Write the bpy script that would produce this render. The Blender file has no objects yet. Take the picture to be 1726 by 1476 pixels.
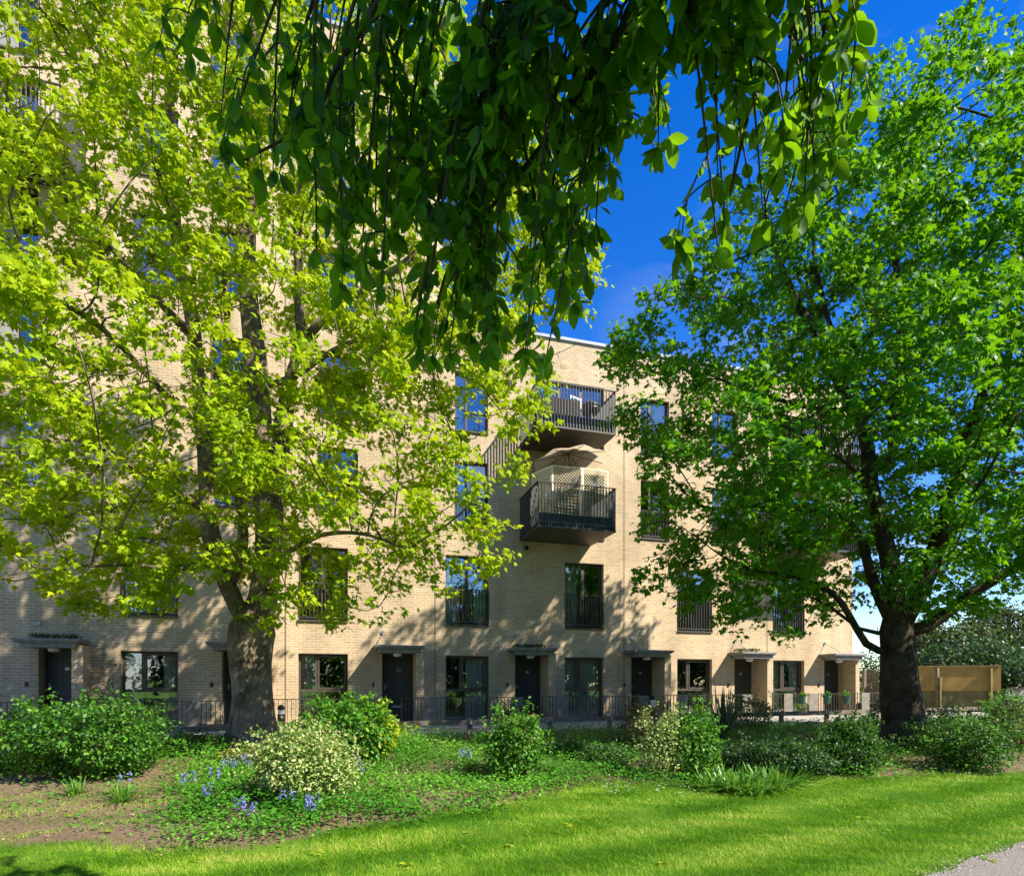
import bpy, math
import numpy as np
from mathutils import Vector

sc = bpy.context.scene
C = sc.collection
rng = np.random.default_rng(7)

# ------------------------------------------------------------------ camera, sky, sun
CS, SN = 0.9589, 0.2835            # camera yaw: the facade runs along X, its face looks to -Y
EYE = 1.62
FX = 1034.0
cam_d = bpy.data.cameras.new('camera'); cam = bpy.data.objects.new('camera', cam_d); C.objects.link(cam)
cam_d.sensor_width = 36; cam_d.lens = 36 * FX / 1726; cam_d.shift_y = (1157 - 738) / 1726
cam_d.clip_start = 0.05; cam_d.clip_end = 3000
cam.location = (0, 0, EYE); cam.rotation_euler = (math.pi / 2, 0, -math.atan2(SN, CS))
sc.camera = cam
sc.view_settings.view_transform = 'Standard'; sc.view_settings.look = 'None'
sc.view_settings.exposure = 1.1; sc.view_settings.gamma = 1
sc.cycles.max_bounces = 8; sc.cycles.transparent_max_bounces = 16
sc.cycles.diffuse_bounces = 4; sc.cycles.transmission_bounces = 6; sc.cycles.glossy_bounces = 3

SUN = Vector((0.98, -1.0, 1.35)).normalized()
world = bpy.data.worlds.new('World'); sc.world = world; world.use_nodes = True
nt = world.node_tree; nt.nodes.clear()
def N(t, kind, **k):
    n = t.nodes.new(kind)
    for a, b in k.items(): setattr(n, a, b)
    return n
sky = N(nt, 'ShaderNodeTexSky', sky_type='NISHITA', sun_disc=False)
sky.sun_elevation = math.asin(SUN.z); sky.sun_rotation = math.atan2(SUN.x, SUN.y)
sky.air_density = 1.0; sky.dust_density = 0.05; sky.ozone_density = 2.5
hs = N(nt, 'ShaderNodeHueSaturation'); hs.inputs['Saturation'].default_value = 1.42; hs.inputs['Hue'].default_value = 0.518; hs.inputs['Value'].default_value = 1.58
nt.links.new(sky.outputs[0], hs.inputs['Color'])
tc = N(nt, 'ShaderNodeTexCoord'); mp = N(nt, 'ShaderNodeMapping'); mp.inputs['Scale'].default_value = (1, 1, 2.6)
mp.inputs['Location'].default_value = (0.35, 0.2, 0.1)
nz = N(nt, 'ShaderNodeTexNoise'); nz.inputs['Scale'].default_value = 2.3; nz.inputs['Detail'].default_value = 9; nz.inputs['Roughness'].default_value = 0.6
cr = N(nt, 'ShaderNodeValToRGB'); cr.color_ramp.elements[0].position = 0.49; cr.color_ramp.elements[1].position = 0.66
sx = N(nt, 'ShaderNodeSeparateXYZ'); mr = N(nt, 'ShaderNodeMapRange')
mr.inputs['From Min'].default_value = 0.9; mr.inputs['From Max'].default_value = 0.25
# clouds lie low, and thicken towards the right of the building (+X)
mrx = N(nt, 'ShaderNodeMapRange'); mrx.inputs['From Min'].default_value = 0.35; mrx.inputs['From Max'].default_value = 0.6
mm = N(nt, 'ShaderNodeMath', operation='MULTIPLY'); m3 = N(nt, 'ShaderNodeMath', operation='MULTIPLY')
mix = N(nt, 'ShaderNodeMix', data_type='RGBA'); mix.inputs[7].default_value = (6.2, 6.6, 7.2, 1)
bg = N(nt, 'ShaderNodeBackground'); bg.inputs['Strength'].default_value = 0.08
wo = N(nt, 'ShaderNodeOutputWorld')
L = nt.links.new
L(tc.outputs['Generated'], mp.inputs[0]); L(mp.outputs[0], nz.inputs['Vector']); L(nz.outputs['Fac'], cr.inputs[0])
L(tc.outputs['Generated'], sx.inputs[0]); L(sx.outputs['Z'], mr.inputs[0]); L(sx.outputs['X'], mrx.inputs[0])
L(cr.outputs[0], mm.inputs[0]); L(mr.outputs[0], mm.inputs[1])
mab = N(nt, 'ShaderNodeMath', operation='MAXIMUM'); mneg = N(nt, 'ShaderNodeMapRange')   # also some cloud behind the viewer
mneg.inputs['From Min'].default_value = -0.1; mneg.inputs['From Max'].default_value = -0.5
L(sx.outputs['Y'], mneg.inputs[0]); L(mrx.outputs[0], mab.inputs[0]); L(mneg.outputs[0], mab.inputs[1])
L(mm.outputs[0], m3.inputs[0]); L(mab.outputs[0], m3.inputs[1])
L(hs.outputs[0], mix.inputs[6]); L(m3.outputs[0], mix.inputs[0]); L(mix.outputs[2], bg.inputs[0]); L(bg.outputs[0], wo.inputs[0])

sd = bpy.data.lights.new('sun', 'SUN'); sd.energy = 5.0; sd.angle = math.radians(0.55); sd.color = (1, 0.915, 0.77)
so = bpy.data.objects.new('sun', sd); C.objects.link(so); so.rotation_euler = SUN.to_track_quat('Z', 'Y').to_euler()

# ------------------------------------------------------------------ coordinates
def cw(right, fwd, up=0.0):
    """camera-relative metres (right, forward, above eye) -> world"""
    return np.array([fwd * SN + right * CS, fwd * CS - right * SN, EYE + up])
def P(x, y, t): return cw((x - 863) / FX * t, t, (1157 - y) / FX * t)
def gz(X, Y):
    X = np.asarray(X, float); Y = np.asarray(Y, float)
    s = np.clip((Y - 4.4) / 8.8, 0, 1)
    s = s * s * (3 - 2 * s) * 0.35 + s * 0.65
    bump = 0.03 * np.sin(X * 1.1 + Y * .6) * np.sin(Y * 1.3 - X * .4) + 0.02 * np.sin(X * 2.3 + 1) * np.sin(Y * 2.9)
    m = np.clip((Y - 6.5) / 1.5, 0, 1) * np.clip((13 - Y) / 1, 0, 1)
    return s * (0.47 + 0.0095 * np.clip(X, -12, 24)) + bump * m
def G(x, y):
    t = 8.0
    for i in range(40):
        p = P(x, y, t); z = float(gz(p[0], p[1]))
        t2 = (EYE - z) * FX / (y - 1157); t = 0.5 * t + 0.5 * t2
    p = P(x, y, t); return np.array([p[0], p[1], float(gz(p[0], p[1]))]), t

# ------------------------------------------------------------------ mesh helpers
class MB:
    def __init__(s): s.v = []; s.f = []
    def add(s, vs, fs):
        b = len(s.v); s.v += [tuple(map(float, v)) for v in vs]; s.f += [tuple(i + b for i in f) for f in fs]; return s
    def box(s, x0, x1, y0, y1, z0, z1):
        return s.add([(x0,y0,z0),(x1,y0,z0),(x1,y1,z0),(x0,y1,z0),(x0,y0,z1),(x1,y0,z1),(x1,y1,z1),(x0,y1,z1)],
                     [(0,3,2,1),(4,5,6,7),(0,1,5,4),(1,2,6,5),(2,3,7,6),(3,0,4,7)])
    def quad(s, a, b, c, d): return s.add([a, b, c, d], [(0,1,2,3)])
    def bar(s, a, b, w, h):
        a = Vector(a); b = Vector(b); d = (b - a).normalized()
        up = Vector((0,0,1)) if abs(d.z) < .95 else Vector((0,1,0))
        x = d.cross(up).normalized() * w / 2; y = x.cross(d).normalized() * h / 2
        vs = [a-x-y, a+x-y, a+x+y, a-x+y, b-x-y, b+x-y, b+x+y, b-x+y]
        return s.add(vs, [(0,1,2,3),(7,6,5,4),(0,4,5,1),(1,5,6,2),(2,6,7,3),(3,7,4,0)])
    def tube(s, pts, rad, n=8, caps=True, rough=0.0, seed=0):
        pts = [Vector(tuple(p)) for p in pts]; vs = []; fs = []
        d0 = (pts[1] - pts[0]).normalized(); u = d0.orthogonal().normalized()
        for i, p in enumerate(pts):
            d = (pts[min(i+1, len(pts)-1)] - pts[max(i-1, 0)])
            d = d.normalized() if d.length > 1e-9 else d0
            u = (u - d * u.dot(d)); u = u.normalized() if u.length > 1e-6 else d.orthogonal().normalized()
            w = d.cross(u)
            r = rad[i] if hasattr(rad, '__len__') else rad
            for k in range(n):
                a = 2 * math.pi * k / n
                rr = r * (1 + rough * (math.sin(3*a + seed + i*.35) * .5 + math.sin(5*a - i*.5 + seed*2) * .35 + math.sin(i*.9 + a*2 + seed) * .4)) if rough else r
                vs.append(p + (u * math.cos(a) + w * math.sin(a)) * rr)
        for i in range(len(pts) - 1):
            for k in range(n):
                a = i*n + k; b = i*n + (k+1) % n
                fs.append((a, b, b + n, a + n))
        if caps:
            fs.append(tuple(range(n-1, -1, -1))); fs.append(tuple(range((len(pts)-1)*n, len(pts)*n)))
        return s.add(vs, fs)
    def lathe(s, c, prof, n=20):
        vs = []; fs = []
        for (r, z) in prof:
            for k in range(n):
                a = 2*math.pi*k/n; vs.append((c[0] + r*math.cos(a), c[1] + r*math.sin(a), c[2] + z))
        m = len(prof)
        for i in range(m-1):
            for k in range(n):
                a = i*n+k; b = i*n+(k+1)%n; fs.append((a, b, b+n, a+n))
        fs.append(tuple(range(n-1,-1,-1))); fs.append(tuple(range((m-1)*n, m*n)))
        return s.add(vs, fs)
    def build(s, name, mat, parent=None, smooth=False, loc=None):
        me = bpy.data.meshes.new(name)
        me.from_pydata(s.v, [], s.f); me.materials.append(mat)
        if smooth: me.polygons.foreach_set('use_smooth', [True]*len(me.polygons))
        o = bpy.data.objects.new(name, me); C.objects.link(o)
        if parent is not None:
            o.parent = parent; o.location = -parent.location
        return o
def np_mesh(name, V, T, mat, parent=None, attr=None):
    me = bpy.data.meshes.new(name); n = len(T)
    me.vertices.add(len(V)); me.vertices.foreach_set('co', np.ascontiguousarray(V, dtype=np.float32).ravel())
    me.loops.add(n*3); me.loops.foreach_set('vertex_index', np.ascontiguousarray(T, dtype=np.int32).ravel())
    me.polygons.add(n); me.polygons.foreach_set('loop_start', np.arange(0, n*3, 3, dtype=np.int32))
    me.polygons.foreach_set('loop_total', np.full(n, 3, dtype=np.int32))
    if attr is not None:
        a = me.attributes.new('var', 'FLOAT', 'POINT'); a.data.foreach_set('value', np.ascontiguousarray(attr, dtype=np.float32))
    me.update(calc_edges=True); me.materials.append(mat)
    o = bpy.data.objects.new(name, me); C.objects.link(o)
    if parent is not None: o.parent = parent; o.location = -parent.location
    return o
def tag(o, label=None, cat=None, group=None, kind=None):
    if label: o['label'] = label
    if cat: o['category'] = cat
    if group: o['group'] = group
    if kind: o['kind'] = kind
    return o
def thing(name, loc, label, cat, group=None):
    o = bpy.data.objects.new(name, None); C.objects.link(o); o.location = tuple(map(float, loc)); o.empty_display_size = .3
    return tag(o, label, cat, group)
def copy_tree(o, parent=None):
    c = o.copy(); C.objects.link(c)
    if parent is not None: c.parent = parent
    for ch in list(o.children): copy_tree(ch, c)
    return c

# ------------------------------------------------------------------ materials
def mat(name):
    m = bpy.data.materials.new(name); m.use_nodes = True; m.node_tree.nodes.clear(); return m, m.node_tree
def simple(name, col, rough=.6, spec=.3, metal=0, noise=.12, nscale=6, bump=0, bscale=40, coords='Object'):
    m, t = mat(name); L = t.links.new
    b = N(t, 'ShaderNodeBsdfPrincipled'); o = N(t, 'ShaderNodeOutputMaterial')
    b.inputs['Roughness'].default_value = rough; b.inputs['Specular IOR Level'].default_value = spec; b.inputs['Metallic'].default_value = metal
    tc = N(t, 'ShaderNodeTexCoord'); nz = N(t, 'ShaderNodeTexNoise'); nz.inputs['Scale'].default_value = nscale; nz.inputs['Detail'].default_value = 6
    L(tc.outputs[coords], nz.inputs['Vector'])
    mr = N(t, 'ShaderNodeMapRange'); mr.inputs['From Min'].default_value = .3; mr.inputs['From Max'].default_value = .7
    mr.inputs['To Min'].default_value = 1 - noise; mr.inputs['To Max'].default_value = 1 + noise
    vm = N(t, 'ShaderNodeVectorMath', operation='SCALE'); vm.inputs[0].default_value = col
    L(nz.outputs['Fac'], mr.inputs[0]); L(mr.outputs[0], vm.inputs['Scale']); L(vm.outputs[0], b.inputs['Base Color'])
    if bump:
        n2 = N(t, 'ShaderNodeTexNoise'); n2.inputs['Scale'].default_value = bscale; n2.inputs['Detail'].default_value = 5
        bp = N(t, 'ShaderNodeBump'); bp.inputs['Strength'].default_value = bump; bp.inputs['Distance'].default_value = .02
        L(tc.outputs[coords], n2.inputs['Vector']); L(n2.outputs['Fac'], bp.inputs['Height']); L(bp.outputs[0], b.inputs['Normal'])
    L(b.outputs[0], o.inputs[0]); return m
def leafmat(name, stops, trans=.35, tcol=(.35, .55, .04), rough=.5, spec=.25):
    m, t = mat(name); L = t.links.new
    a = N(t, 'ShaderNodeAttribute', attribute_name='var'); cr = N(t, 'ShaderNodeValToRGB')
    el = cr.color_ramp.elements
    for i, (p, c) in enumerate(stops):
        e = el[i] if i < 2 else el.new(p)
        e.position = p; e.color = (*c, 1)
    b = N(t, 'ShaderNodeBsdfPrincipled'); b.inputs['Roughness'].default_value = rough; b.inputs['Specular IOR Level'].default_value = spec
    tr = N(t, 'ShaderNodeBsdfTranslucent'); mx = N(t, 'ShaderNodeMixShader'); mx.inputs[0].default_value = trans
    mc = N(t, 'ShaderNodeMix', data_type='RGBA', blend_type='MIX'); mc.inputs[0].default_value = .6; mc.inputs[7].default_value = (*tcol, 1)
    o = N(t, 'ShaderNodeOutputMaterial')
    L(a.outputs['Fac'], cr.inputs[0]); L(cr.outputs[0], b.inputs['Base Color']); L(cr.outputs[0], mc.inputs[6]); L(mc.outputs[2], tr.inputs[0])
    L(b.outputs[0], mx.inputs[1]); L(tr.outputs[0], mx.inputs[2]); L(mx.outputs[0], o.inputs[0]); return m
def brickmat(name, c1, c2, mortar):
    m, t = mat(name); L = t.links.new
    tc = N(t, 'ShaderNodeTexCoord'); sp = N(t, 'ShaderNodeSeparateXYZ'); L(tc.outputs['Object'], sp.inputs[0])
    ge = N(t, 'ShaderNodeNewGeometry'); sn = N(t, 'ShaderNodeSeparateXYZ'); L(ge.outputs['Normal'], sn.inputs[0])
    ab = N(t, 'ShaderNodeMath', operation='ABSOLUTE'); gt = N(t, 'ShaderNodeMath', operation='GREATER_THAN'); gt.inputs[1].default_value = .5
    L(sn.outputs['X'], ab.inputs[0]); L(ab.outputs[0], gt.inputs[0])
    mx = N(t, 'ShaderNodeMix', data_type='FLOAT'); L(gt.outputs[0], mx.inputs[0]); L(sp.outputs['X'], mx.inputs[2]); L(sp.outputs['Y'], mx.inputs[3])
    cb = N(t, 'ShaderNodeCombineXYZ'); L(mx.outputs[0], cb.inputs['X']); L(sp.outputs['Z'], cb.inputs['Y'])
    br = N(t, 'ShaderNodeTexBrick'); br.inputs['Color1'].default_value = (*c1, 1); br.inputs['Color2'].default_value = (*c2, 1); br.inputs['Mortar'].default_value = (*mortar, 1)
    br.inputs['Scale'].default_value = 1; br.inputs['Brick Width'].default_value = .225; br.inputs['Row Height'].default_value = .075
    br.inputs['Mortar Size'].default_value = .010; br.inputs['Mortar Smooth'].default_value = .15; br.inputs['Bias'].default_value = -.1
    L(cb.outputs[0], br.inputs['Vector'])
    nz = N(t, 'ShaderNodeTexNoise'); nz.inputs['Scale'].default_value = .8; nz.inputs['Detail'].default_value = 5; L(tc.outputs['Object'], nz.inputs['Vector'])
    n3 = N(t, 'ShaderNodeTexNoise'); n3.inputs['Scale'].default_value = 25; n3.inputs['Detail'].default_value = 3; L(tc.outputs['Object'], n3.inputs['Vector'])
    ad = N(t, 'ShaderNodeMath', operation='ADD'); L(nz.outputs['Fac'], ad.inputs[0]); L(n3.outputs['Fac'], ad.inputs[1])
    mr = N(t, 'ShaderNodeMapRange'); mr.inputs['From Min'].default_value = .7; mr.inputs['From Max'].default_value = 1.3
    mr.inputs['To Min'].default_value = .78; mr.inputs['To Max'].default_value = 1.16; L(ad.outputs[0], mr.inputs[0])
    mp = N(t, 'ShaderNodeMapping'); mp.inputs['Scale'].default_value = (2.2, 2.2, .22); n4 = N(t, 'ShaderNodeTexNoise'); n4.inputs['Scale'].default_value = 1; n4.inputs['Detail'].default_value = 6
    L(tc.outputs['Object'], mp.inputs[0]); L(mp.outputs[0], n4.inputs['Vector']); r4 = N(t, 'ShaderNodeMapRange'); r4.inputs['From Min'].default_value = .3; r4.inputs['From Max'].default_value = .7; r4.inputs['To Min'].default_value = .86; r4.inputs['To Max'].default_value = 1.1
    m4 = N(t, 'ShaderNodeMath', operation='MULTIPLY'); L(n4.outputs['Fac'], r4.inputs[0]); L(r4.outputs[0], m4.inputs[0]); L(mr.outputs[0], m4.inputs[1])
    vm = N(t, 'ShaderNodeVectorMath', operation='SCALE'); L(br.outputs['Color'], vm.inputs[0]); L(m4.outputs[0], vm.inputs['Scale'])
    b = N(t, 'ShaderNodeBsdfPrincipled'); b.inputs['Roughness'].default_value = .85; b.inputs['Specular IOR Level'].default_value = .2
    bp = N(t, 'ShaderNodeBump', invert=True); bp.inputs['Strength'].default_value = .6; bp.inputs['Distance'].default_value = .01
    L(br.outputs['Fac'], bp.inputs['Height']); L(bp.outputs[0], b.inputs['Normal'])
    o = N(t, 'ShaderNodeOutputMaterial'); L(vm.outputs[0], b.inputs['Base Color']); L(b.outputs[0], o.inputs[0]); return m
M = {}
M['brick'] = brickmat('buff_brick', (.54, .405, .235), (.43, .31, .175), (.60, .515, .40))
M['dark'] = simple('bronze_metal', (.075, .060, .048), .45, .5, noise=.2)
M['rail'] = simple('railing_metal', (.07, .063, .056), .4, .5, noise=.15)
M['balc'] = simple('balcony_metal', (.075, .078, .076), .38, .5, noise=.12)
M['balc_soffit'] = simple('soffit_metal', (.06, .052, .042), .5, .4, noise=.15)
M['canopy'] = simple('canopy_metal', (.21, .205, .195), .5, .4, noise=.3, nscale=9)
M['door'] = simple('door_paint', (.035, .035, .034), .5, .4, noise=.15)
M['panel'] = simple('panel_metal', (.21, .19, .16), .6, .3, noise=.2)
M['coping'] = simple('coping_metal', (.30, .34, .38), .35, .5)
M['steel'] = simple('galvanised_steel', (.38, .42, .46), .35, .5, .5, noise=.2)
M['white'] = simple('white_paint', (.75, .75, .73), .5)
M['curtain'] = simple('curtain_cloth', (.8, .79, .75), .9, .1, noise=.1)
M['greyblind'] = simple('grey_panel', (.27, .25, .23), .7)
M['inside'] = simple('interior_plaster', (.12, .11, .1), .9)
M['concrete'] = simple('path_concrete', (.36, .33, .28), .9, .2, noise=.22, nscale=3, bump=.3)
M['kerb'] = simple('kerb_stone', (.26, .24, .2), .9, .2, noise=.25, nscale=5, bump=.4)
M['timber'] = simple('weathered_timber', (.20, .165, .125), .85, .2, noise=.3, nscale=4, bump=.5, bscale=30)
M['timber_pale'] = simple('pale_timber', (.42, .30, .17), .8, .2, noise=.18, nscale=3, bump=.3)
M['ply'] = simple('orange_plywood', (.36, .235, .07), .8, .2, noise=.22, nscale=2.5)
M['timber_olive'] = simple('olive_boards', (.16, .145, .06), .9, .1, noise=.3, nscale=3)  # olive green tone of the lower fence boards
M['trellis'] = simple('cream_trellis', (.8, .74, .56), .8, noise=.1)
M['parasol'] = None
M['black'] = simple('black_paint', (.012, .012, .013), .35, .5)
M['bucket'] = simple('green_plastic', (.01, .07, .045), .4, .5)
M['redstem'] = simple('dry_stem', (.2, .13, .08), .8)
M['bark1'] = simple('sycamore_bark', (.21, .165, .115), .9, .15, noise=.42, nscale=5, bump=1.0, bscale=14)
M['bark2'] = simple('maple_bark', (.12, .095, .07), .9, .15, noise=.4, nscale=6, bump=1.0, bscale=18)
M['bark3'] = simple('cherry_bark', (.07, .05, .038), .7, .25, noise=.3, nscale=8, bump=.6, bscale=30)
def bark_mat(name, c1, c2):
    m, t = mat(name); L = t.links.new
    tc = N(t, 'ShaderNodeTexCoord'); mp = N(t, 'ShaderNodeMapping'); mp.inputs['Scale'].default_value = (1, 1, .38); L(tc.outputs['Object'], mp.inputs[0])
    n1 = N(t, 'ShaderNodeTexNoise'); n1.inputs['Scale'].default_value = 24; n1.inputs['Detail'].default_value = 8; n1.inputs['Roughness'].default_value = .65; n1.inputs['Distortion'].default_value = .6; L(mp.outputs[0], n1.inputs['Vector'])
    n2 = N(t, 'ShaderNodeTexNoise'); n2.inputs['Scale'].default_value = 3.2; n2.inputs['Detail'].default_value = 5; L(tc.outputs['Object'], n2.inputs['Vector'])
    ad = N(t, 'ShaderNodeMath', operation='ADD'); L(n1.outputs['Fac'], ad.inputs[0]); L(n2.outputs['Fac'], ad.inputs[1])
    mr = N(t, 'ShaderNodeMapRange'); mr.inputs['From Min'].default_value = .78; mr.inputs['From Max'].default_value = 1.22; L(ad.outputs[0], mr.inputs[0])
    mx = N(t, 'ShaderNodeMix', data_type='RGBA'); mx.inputs[6].default_value = (*c1, 1); mx.inputs[7].default_value = (*c2, 1); L(mr.outputs[0], mx.inputs[0])
    b = N(t, 'ShaderNodeBsdfPrincipled'); b.inputs['Roughness'].default_value = .9; b.inputs['Specular IOR Level'].default_value = .15; L(mx.outputs[2], b.inputs['Base Color'])
    bp = N(t, 'ShaderNodeBump'); bp.inputs['Strength'].default_value = 1; bp.inputs['Distance'].default_value = .05; L(ad.outputs[0], bp.inputs['Height']); L(bp.outputs[0], b.inputs['Normal'])
    o = N(t, 'ShaderNodeOutputMaterial'); L(b.outputs[0], o.inputs[0]); return m
M['bark1'] = bark_mat('sycamore_bark', (.09, .067, .046), (.33, .255, .175)); M['bark2'] = bark_mat('maple_bark', (.025, .019, .013), (.09, .068, .045))
M['greytwig'] = simple('bare_grey_twigs', (.30, .27, .23), .8)

def boards_mat(name, col, width=.1, axis='X'):
    m, t = mat(name); L = t.links.new
    tc = N(t, 'ShaderNodeTexCoord'); w = N(t, 'ShaderNodeTexWave', wave_type='BANDS', bands_direction=axis, wave_profile='SAW')
    w.inputs['Scale'].default_value = 1 / width / 6.2832 * 1.0 * 6.2832 / 20 * 20 / 6.2832 * .314 * 10; w.inputs['Distortion'].default_value = 0
    L(tc.outputs['Object'], w.inputs['Vector'])
    b = N(t, 'ShaderNodeBsdfPrincipled'); b.inputs['Roughness'].default_value = .55
    b.inputs['Base Color'].default_value = (*col, 1)
    bp = N(t, 'ShaderNodeBump'); bp.inputs['Strength'].default_value = .5; bp.inputs['Distance'].default_value = .02
    L(w.outputs['Fac'], bp.inputs['Height']); L(bp.outputs[0], b.inputs['Normal'])
    o = N(t, 'ShaderNodeOutputMaterial'); L(b.outputs[0], o.inputs[0]); return m
M['doorb'] = boards_mat('boarded_door', (.04, .041, .041), .12)
def glassmat(name, refl=.24):
    m, t = mat(name); L = t.links.new
    gl = N(t, 'ShaderNodeBsdfGlossy'); gl.inputs['Roughness'].default_value = .015; gl.inputs['Color'].default_value = (.95, .97, 1, 1)
    tp = N(t, 'ShaderNodeBsdfTransparent'); tp.inputs['Color'].default_value = (.8, .84, .84, 1)
    fr = N(t, 'ShaderNodeFresnel'); fr.inputs['IOR'].default_value = 1.55
    ad = N(t, 'ShaderNodeMath', operation='ADD', use_clamp=True); ad.inputs[1].default_value = refl; L(fr.outputs[0], ad.inputs[0])
    tc = N(t, 'ShaderNodeTexCoord'); nz = N(t, 'ShaderNodeTexNoise'); nz.inputs['Scale'].default_value = 1.3; L(tc.outputs['Object'], nz.inputs['Vector'])
    bp = N(t, 'ShaderNodeBump'); bp.inputs['Strength'].default_value = .12; bp.inputs['Distance'].default_value = .05; L(nz.outputs['Fac'], bp.inputs['Height']); L(bp.outputs[0], gl.inputs['Normal'])
    mx = N(t, 'ShaderNodeMixShader'); L(ad.outputs[0], mx.inputs[0]); L(tp.outputs[0], mx.inputs[1]); L(gl.outputs[0], mx.inputs[2])
    o = N(t, 'ShaderNodeOutputMaterial'); L(mx.outputs[0], o.inputs[0]); return m
M['glass'] = glassmat('window_glass')
M['leaf1'] = leafmat('sycamore_leaves', [(0, (.12, .24, .006)), (1, (.52, .56, .012)), (.5, (.29, .42, .008))], .38, (.6, .74, .01), .6, .12)
M['leaf2'] = leafmat('maple_leaves', [(0, (.012, .09, .004)), (1, (.15, .36, .008)), (.5, (.045, .19, .005))], .40, (.30, .66, .006), .45, .2)
M['leaf3'] = leafmat('cherry_leaves', [(0, (.012, .05, .003)), (1, (.10, .25, .010)), (.5, (.035, .12, .005))], .42, (.42, .82, .01), .5, .15)
M['ivy'] = leafmat('ivy_leaves', [(0, (.02, .09, .008)), (1, (.15, .33, .03)), (.5, (.06, .20, .015))], .3, (.3, .6, .04), .45, .3)
M['laurel'] = leafmat('shrub_leaves', [(0, (.008, .035, .005)), (1, (.07, .18, .015)), (.5, (.022, .085, .008))], .25, (.2, .45, .03), .45, .3)
M['darkshrub'] = leafmat('dark_shrub_leaves', [(0, (.012, .035, .01)), (1, (.06, .12, .04)), (.5, (.025, .07, .018))], .2, (.12, .3, .03), .45, .3)
M['varieg'] = leafmat('variegated_leaves', [(0, (.07, .17, .02)), (1, (.60, .60, .28)), (.5, (.33, .40, .11))], .25, (.5, .6, .1))
M['yellow'] = leafmat('yellow_leaves', [(0, (.10, .24, .01)), (1, (.42, .46, .02)), (.5, (.24, .36, .015))], .3, (.7, .7, .05))
M['copper'] = leafmat('copper_leaves', [(0, (.09, .05, .02)), (1, (.25, .13, .07)), (.5, (.12, .09, .03))], .25, (.3, .15, .05))
M['cover'] = leafmat('ground_cover_leaves', [(0, (.025, .13, .008)), (1, (.16, .38, .03)), (.5, (.07, .25, .015))], .25, (.3, .6, .05))
M['grassm'] = leafmat('grass_blades', [(0, (.035, .15, .003)), (1, (.46, .46, .09)), (.6, (.22, .42, .012))], .3, (.26, .55, .01), .55, .25)
M['strap'] = leafmat('strap_leaves', [(0, (.05, .16, .015)), (1, (.2, .38, .05)), (.5, (.1, .26, .025))], .25, (.3, .6, .05), .35, .5)
M['phorm'] = leafmat('sword_leaves', [(0, (.02, .04, .015)), (1, (.10, .15, .07)), (.5, (.05, .08, .04))], .1, (.1, .2, .05), .35, .5)
M['blue'] = leafmat('bluebell_petals', [(0, (.12, .14, .45)), (1, (.34, .36, .72)), (.5, (.2, .22, .58))], .2, (.3, .3, .9))
M['bloom'] = leafmat('white_petals', [(0, (.7, .65, .6)), (1, (.85, .85, .8)), (.5, (.8, .75, .75))], .2, (.9, .8, .8))
M['hedge'] = leafmat('hedge_leaves', [(0, (.02, .04, .01)), (1, (.12, .12, .03)), (.5, (.045, .075, .015))], .2, (.16, .22, .03), .6, .15)

M['parasol'] = leafmat('parasol_cloth', [(0, (.55, .46, .33)), (1, (.55, .46, .33)), (.5, (.55, .46, .33))], .5, (.75, .62, .42), .8, .1)
# ground: lawn / soil blend by vertex attribute 'grass' (where turf grows), plus noise
def ground_mat():
    m, t = mat('turf_and_soil'); L = t.links.new
    tc = N(t, 'ShaderNodeTexCoord'); at_ = N(t, 'ShaderNodeAttribute', attribute_name='var')
    n1 = N(t, 'ShaderNodeTexNoise'); n1.inputs['Scale'].default_value = 9; n1.inputs['Detail'].default_value = 8; n1.inputs['Roughness'].default_value = .7
    n2 = N(t, 'ShaderNodeTexNoise'); n2.inputs['Scale'].default_value = 1.1; n2.inputs['Detail'].default_value = 5
    n3 = N(t, 'ShaderNodeTexNoise'); n3.inputs['Scale'].default_value = 45; n3.inputs['Detail'].default_value = 6; n3.inputs['Roughness'].default_value = .8
    for n in (n1, n2, n3): L(tc.outputs['Object'], n.inputs['Vector'])
    ad = N(t, 'ShaderNodeMath', operation='ADD'); L(at_.outputs['Fac'], ad.inputs[0]); L(n1.outputs['Fac'], ad.inputs[1])
    mr = N(t, 'ShaderNodeMapRange'); mr.inputs['From Min'].default_value = .88; mr.inputs['From Max'].default_value = 1.12; L(ad.outputs[0], mr.inputs[0])
    soil = N(t, 'ShaderNodeValToRGB'); soil.color_ramp.elements[0].position = .35; soil.color_ramp.elements[0].color = (.075, .05, .03, 1)
    soil.color_ramp.elements[1].position = .68; soil.color_ramp.elements[1].color = (.36, .26, .165, 1); L(n3.outputs['Fac'], soil.inputs[0])
    gr = N(t, 'ShaderNodeValToRGB'); gr.color_ramp.elements[0].position = .3; gr.color_ramp.elements[0].color = (.035, .13, .006, 1)
    gr.color_ramp.elements[1].position = .75; gr.color_ramp.elements[1].color = (.15, .25, .02, 1); L(n2.outputs['Fac'], gr.inputs[0])
    mx = N(t, 'ShaderNodeMix', data_type='RGBA'); L(mr.outputs[0], mx.inputs[0]); L(soil.outputs[0], mx.inputs[6]); L(gr.outputs[0], mx.inputs[7])
    b = N(t, 'ShaderNodeBsdfPrincipled'); b.inputs['Roughness'].default_value = .95; b.inputs['Specular IOR Level'].default_value = .1
    bp = N(t, 'ShaderNodeBump'); bp.inputs['Strength'].default_value = .9; bp.inputs['Distance'].default_value = .03
    L(n3.outputs['Fac'], bp.inputs['Height']); L(bp.outputs[0], b.inputs['Normal'])
    o = N(t, 'ShaderNodeOutputMaterial'); L(mx.outputs[2], b.inputs['Base Color']); L(b.outputs[0], o.inputs[0]); return m
M['ground'] = ground_mat()
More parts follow.
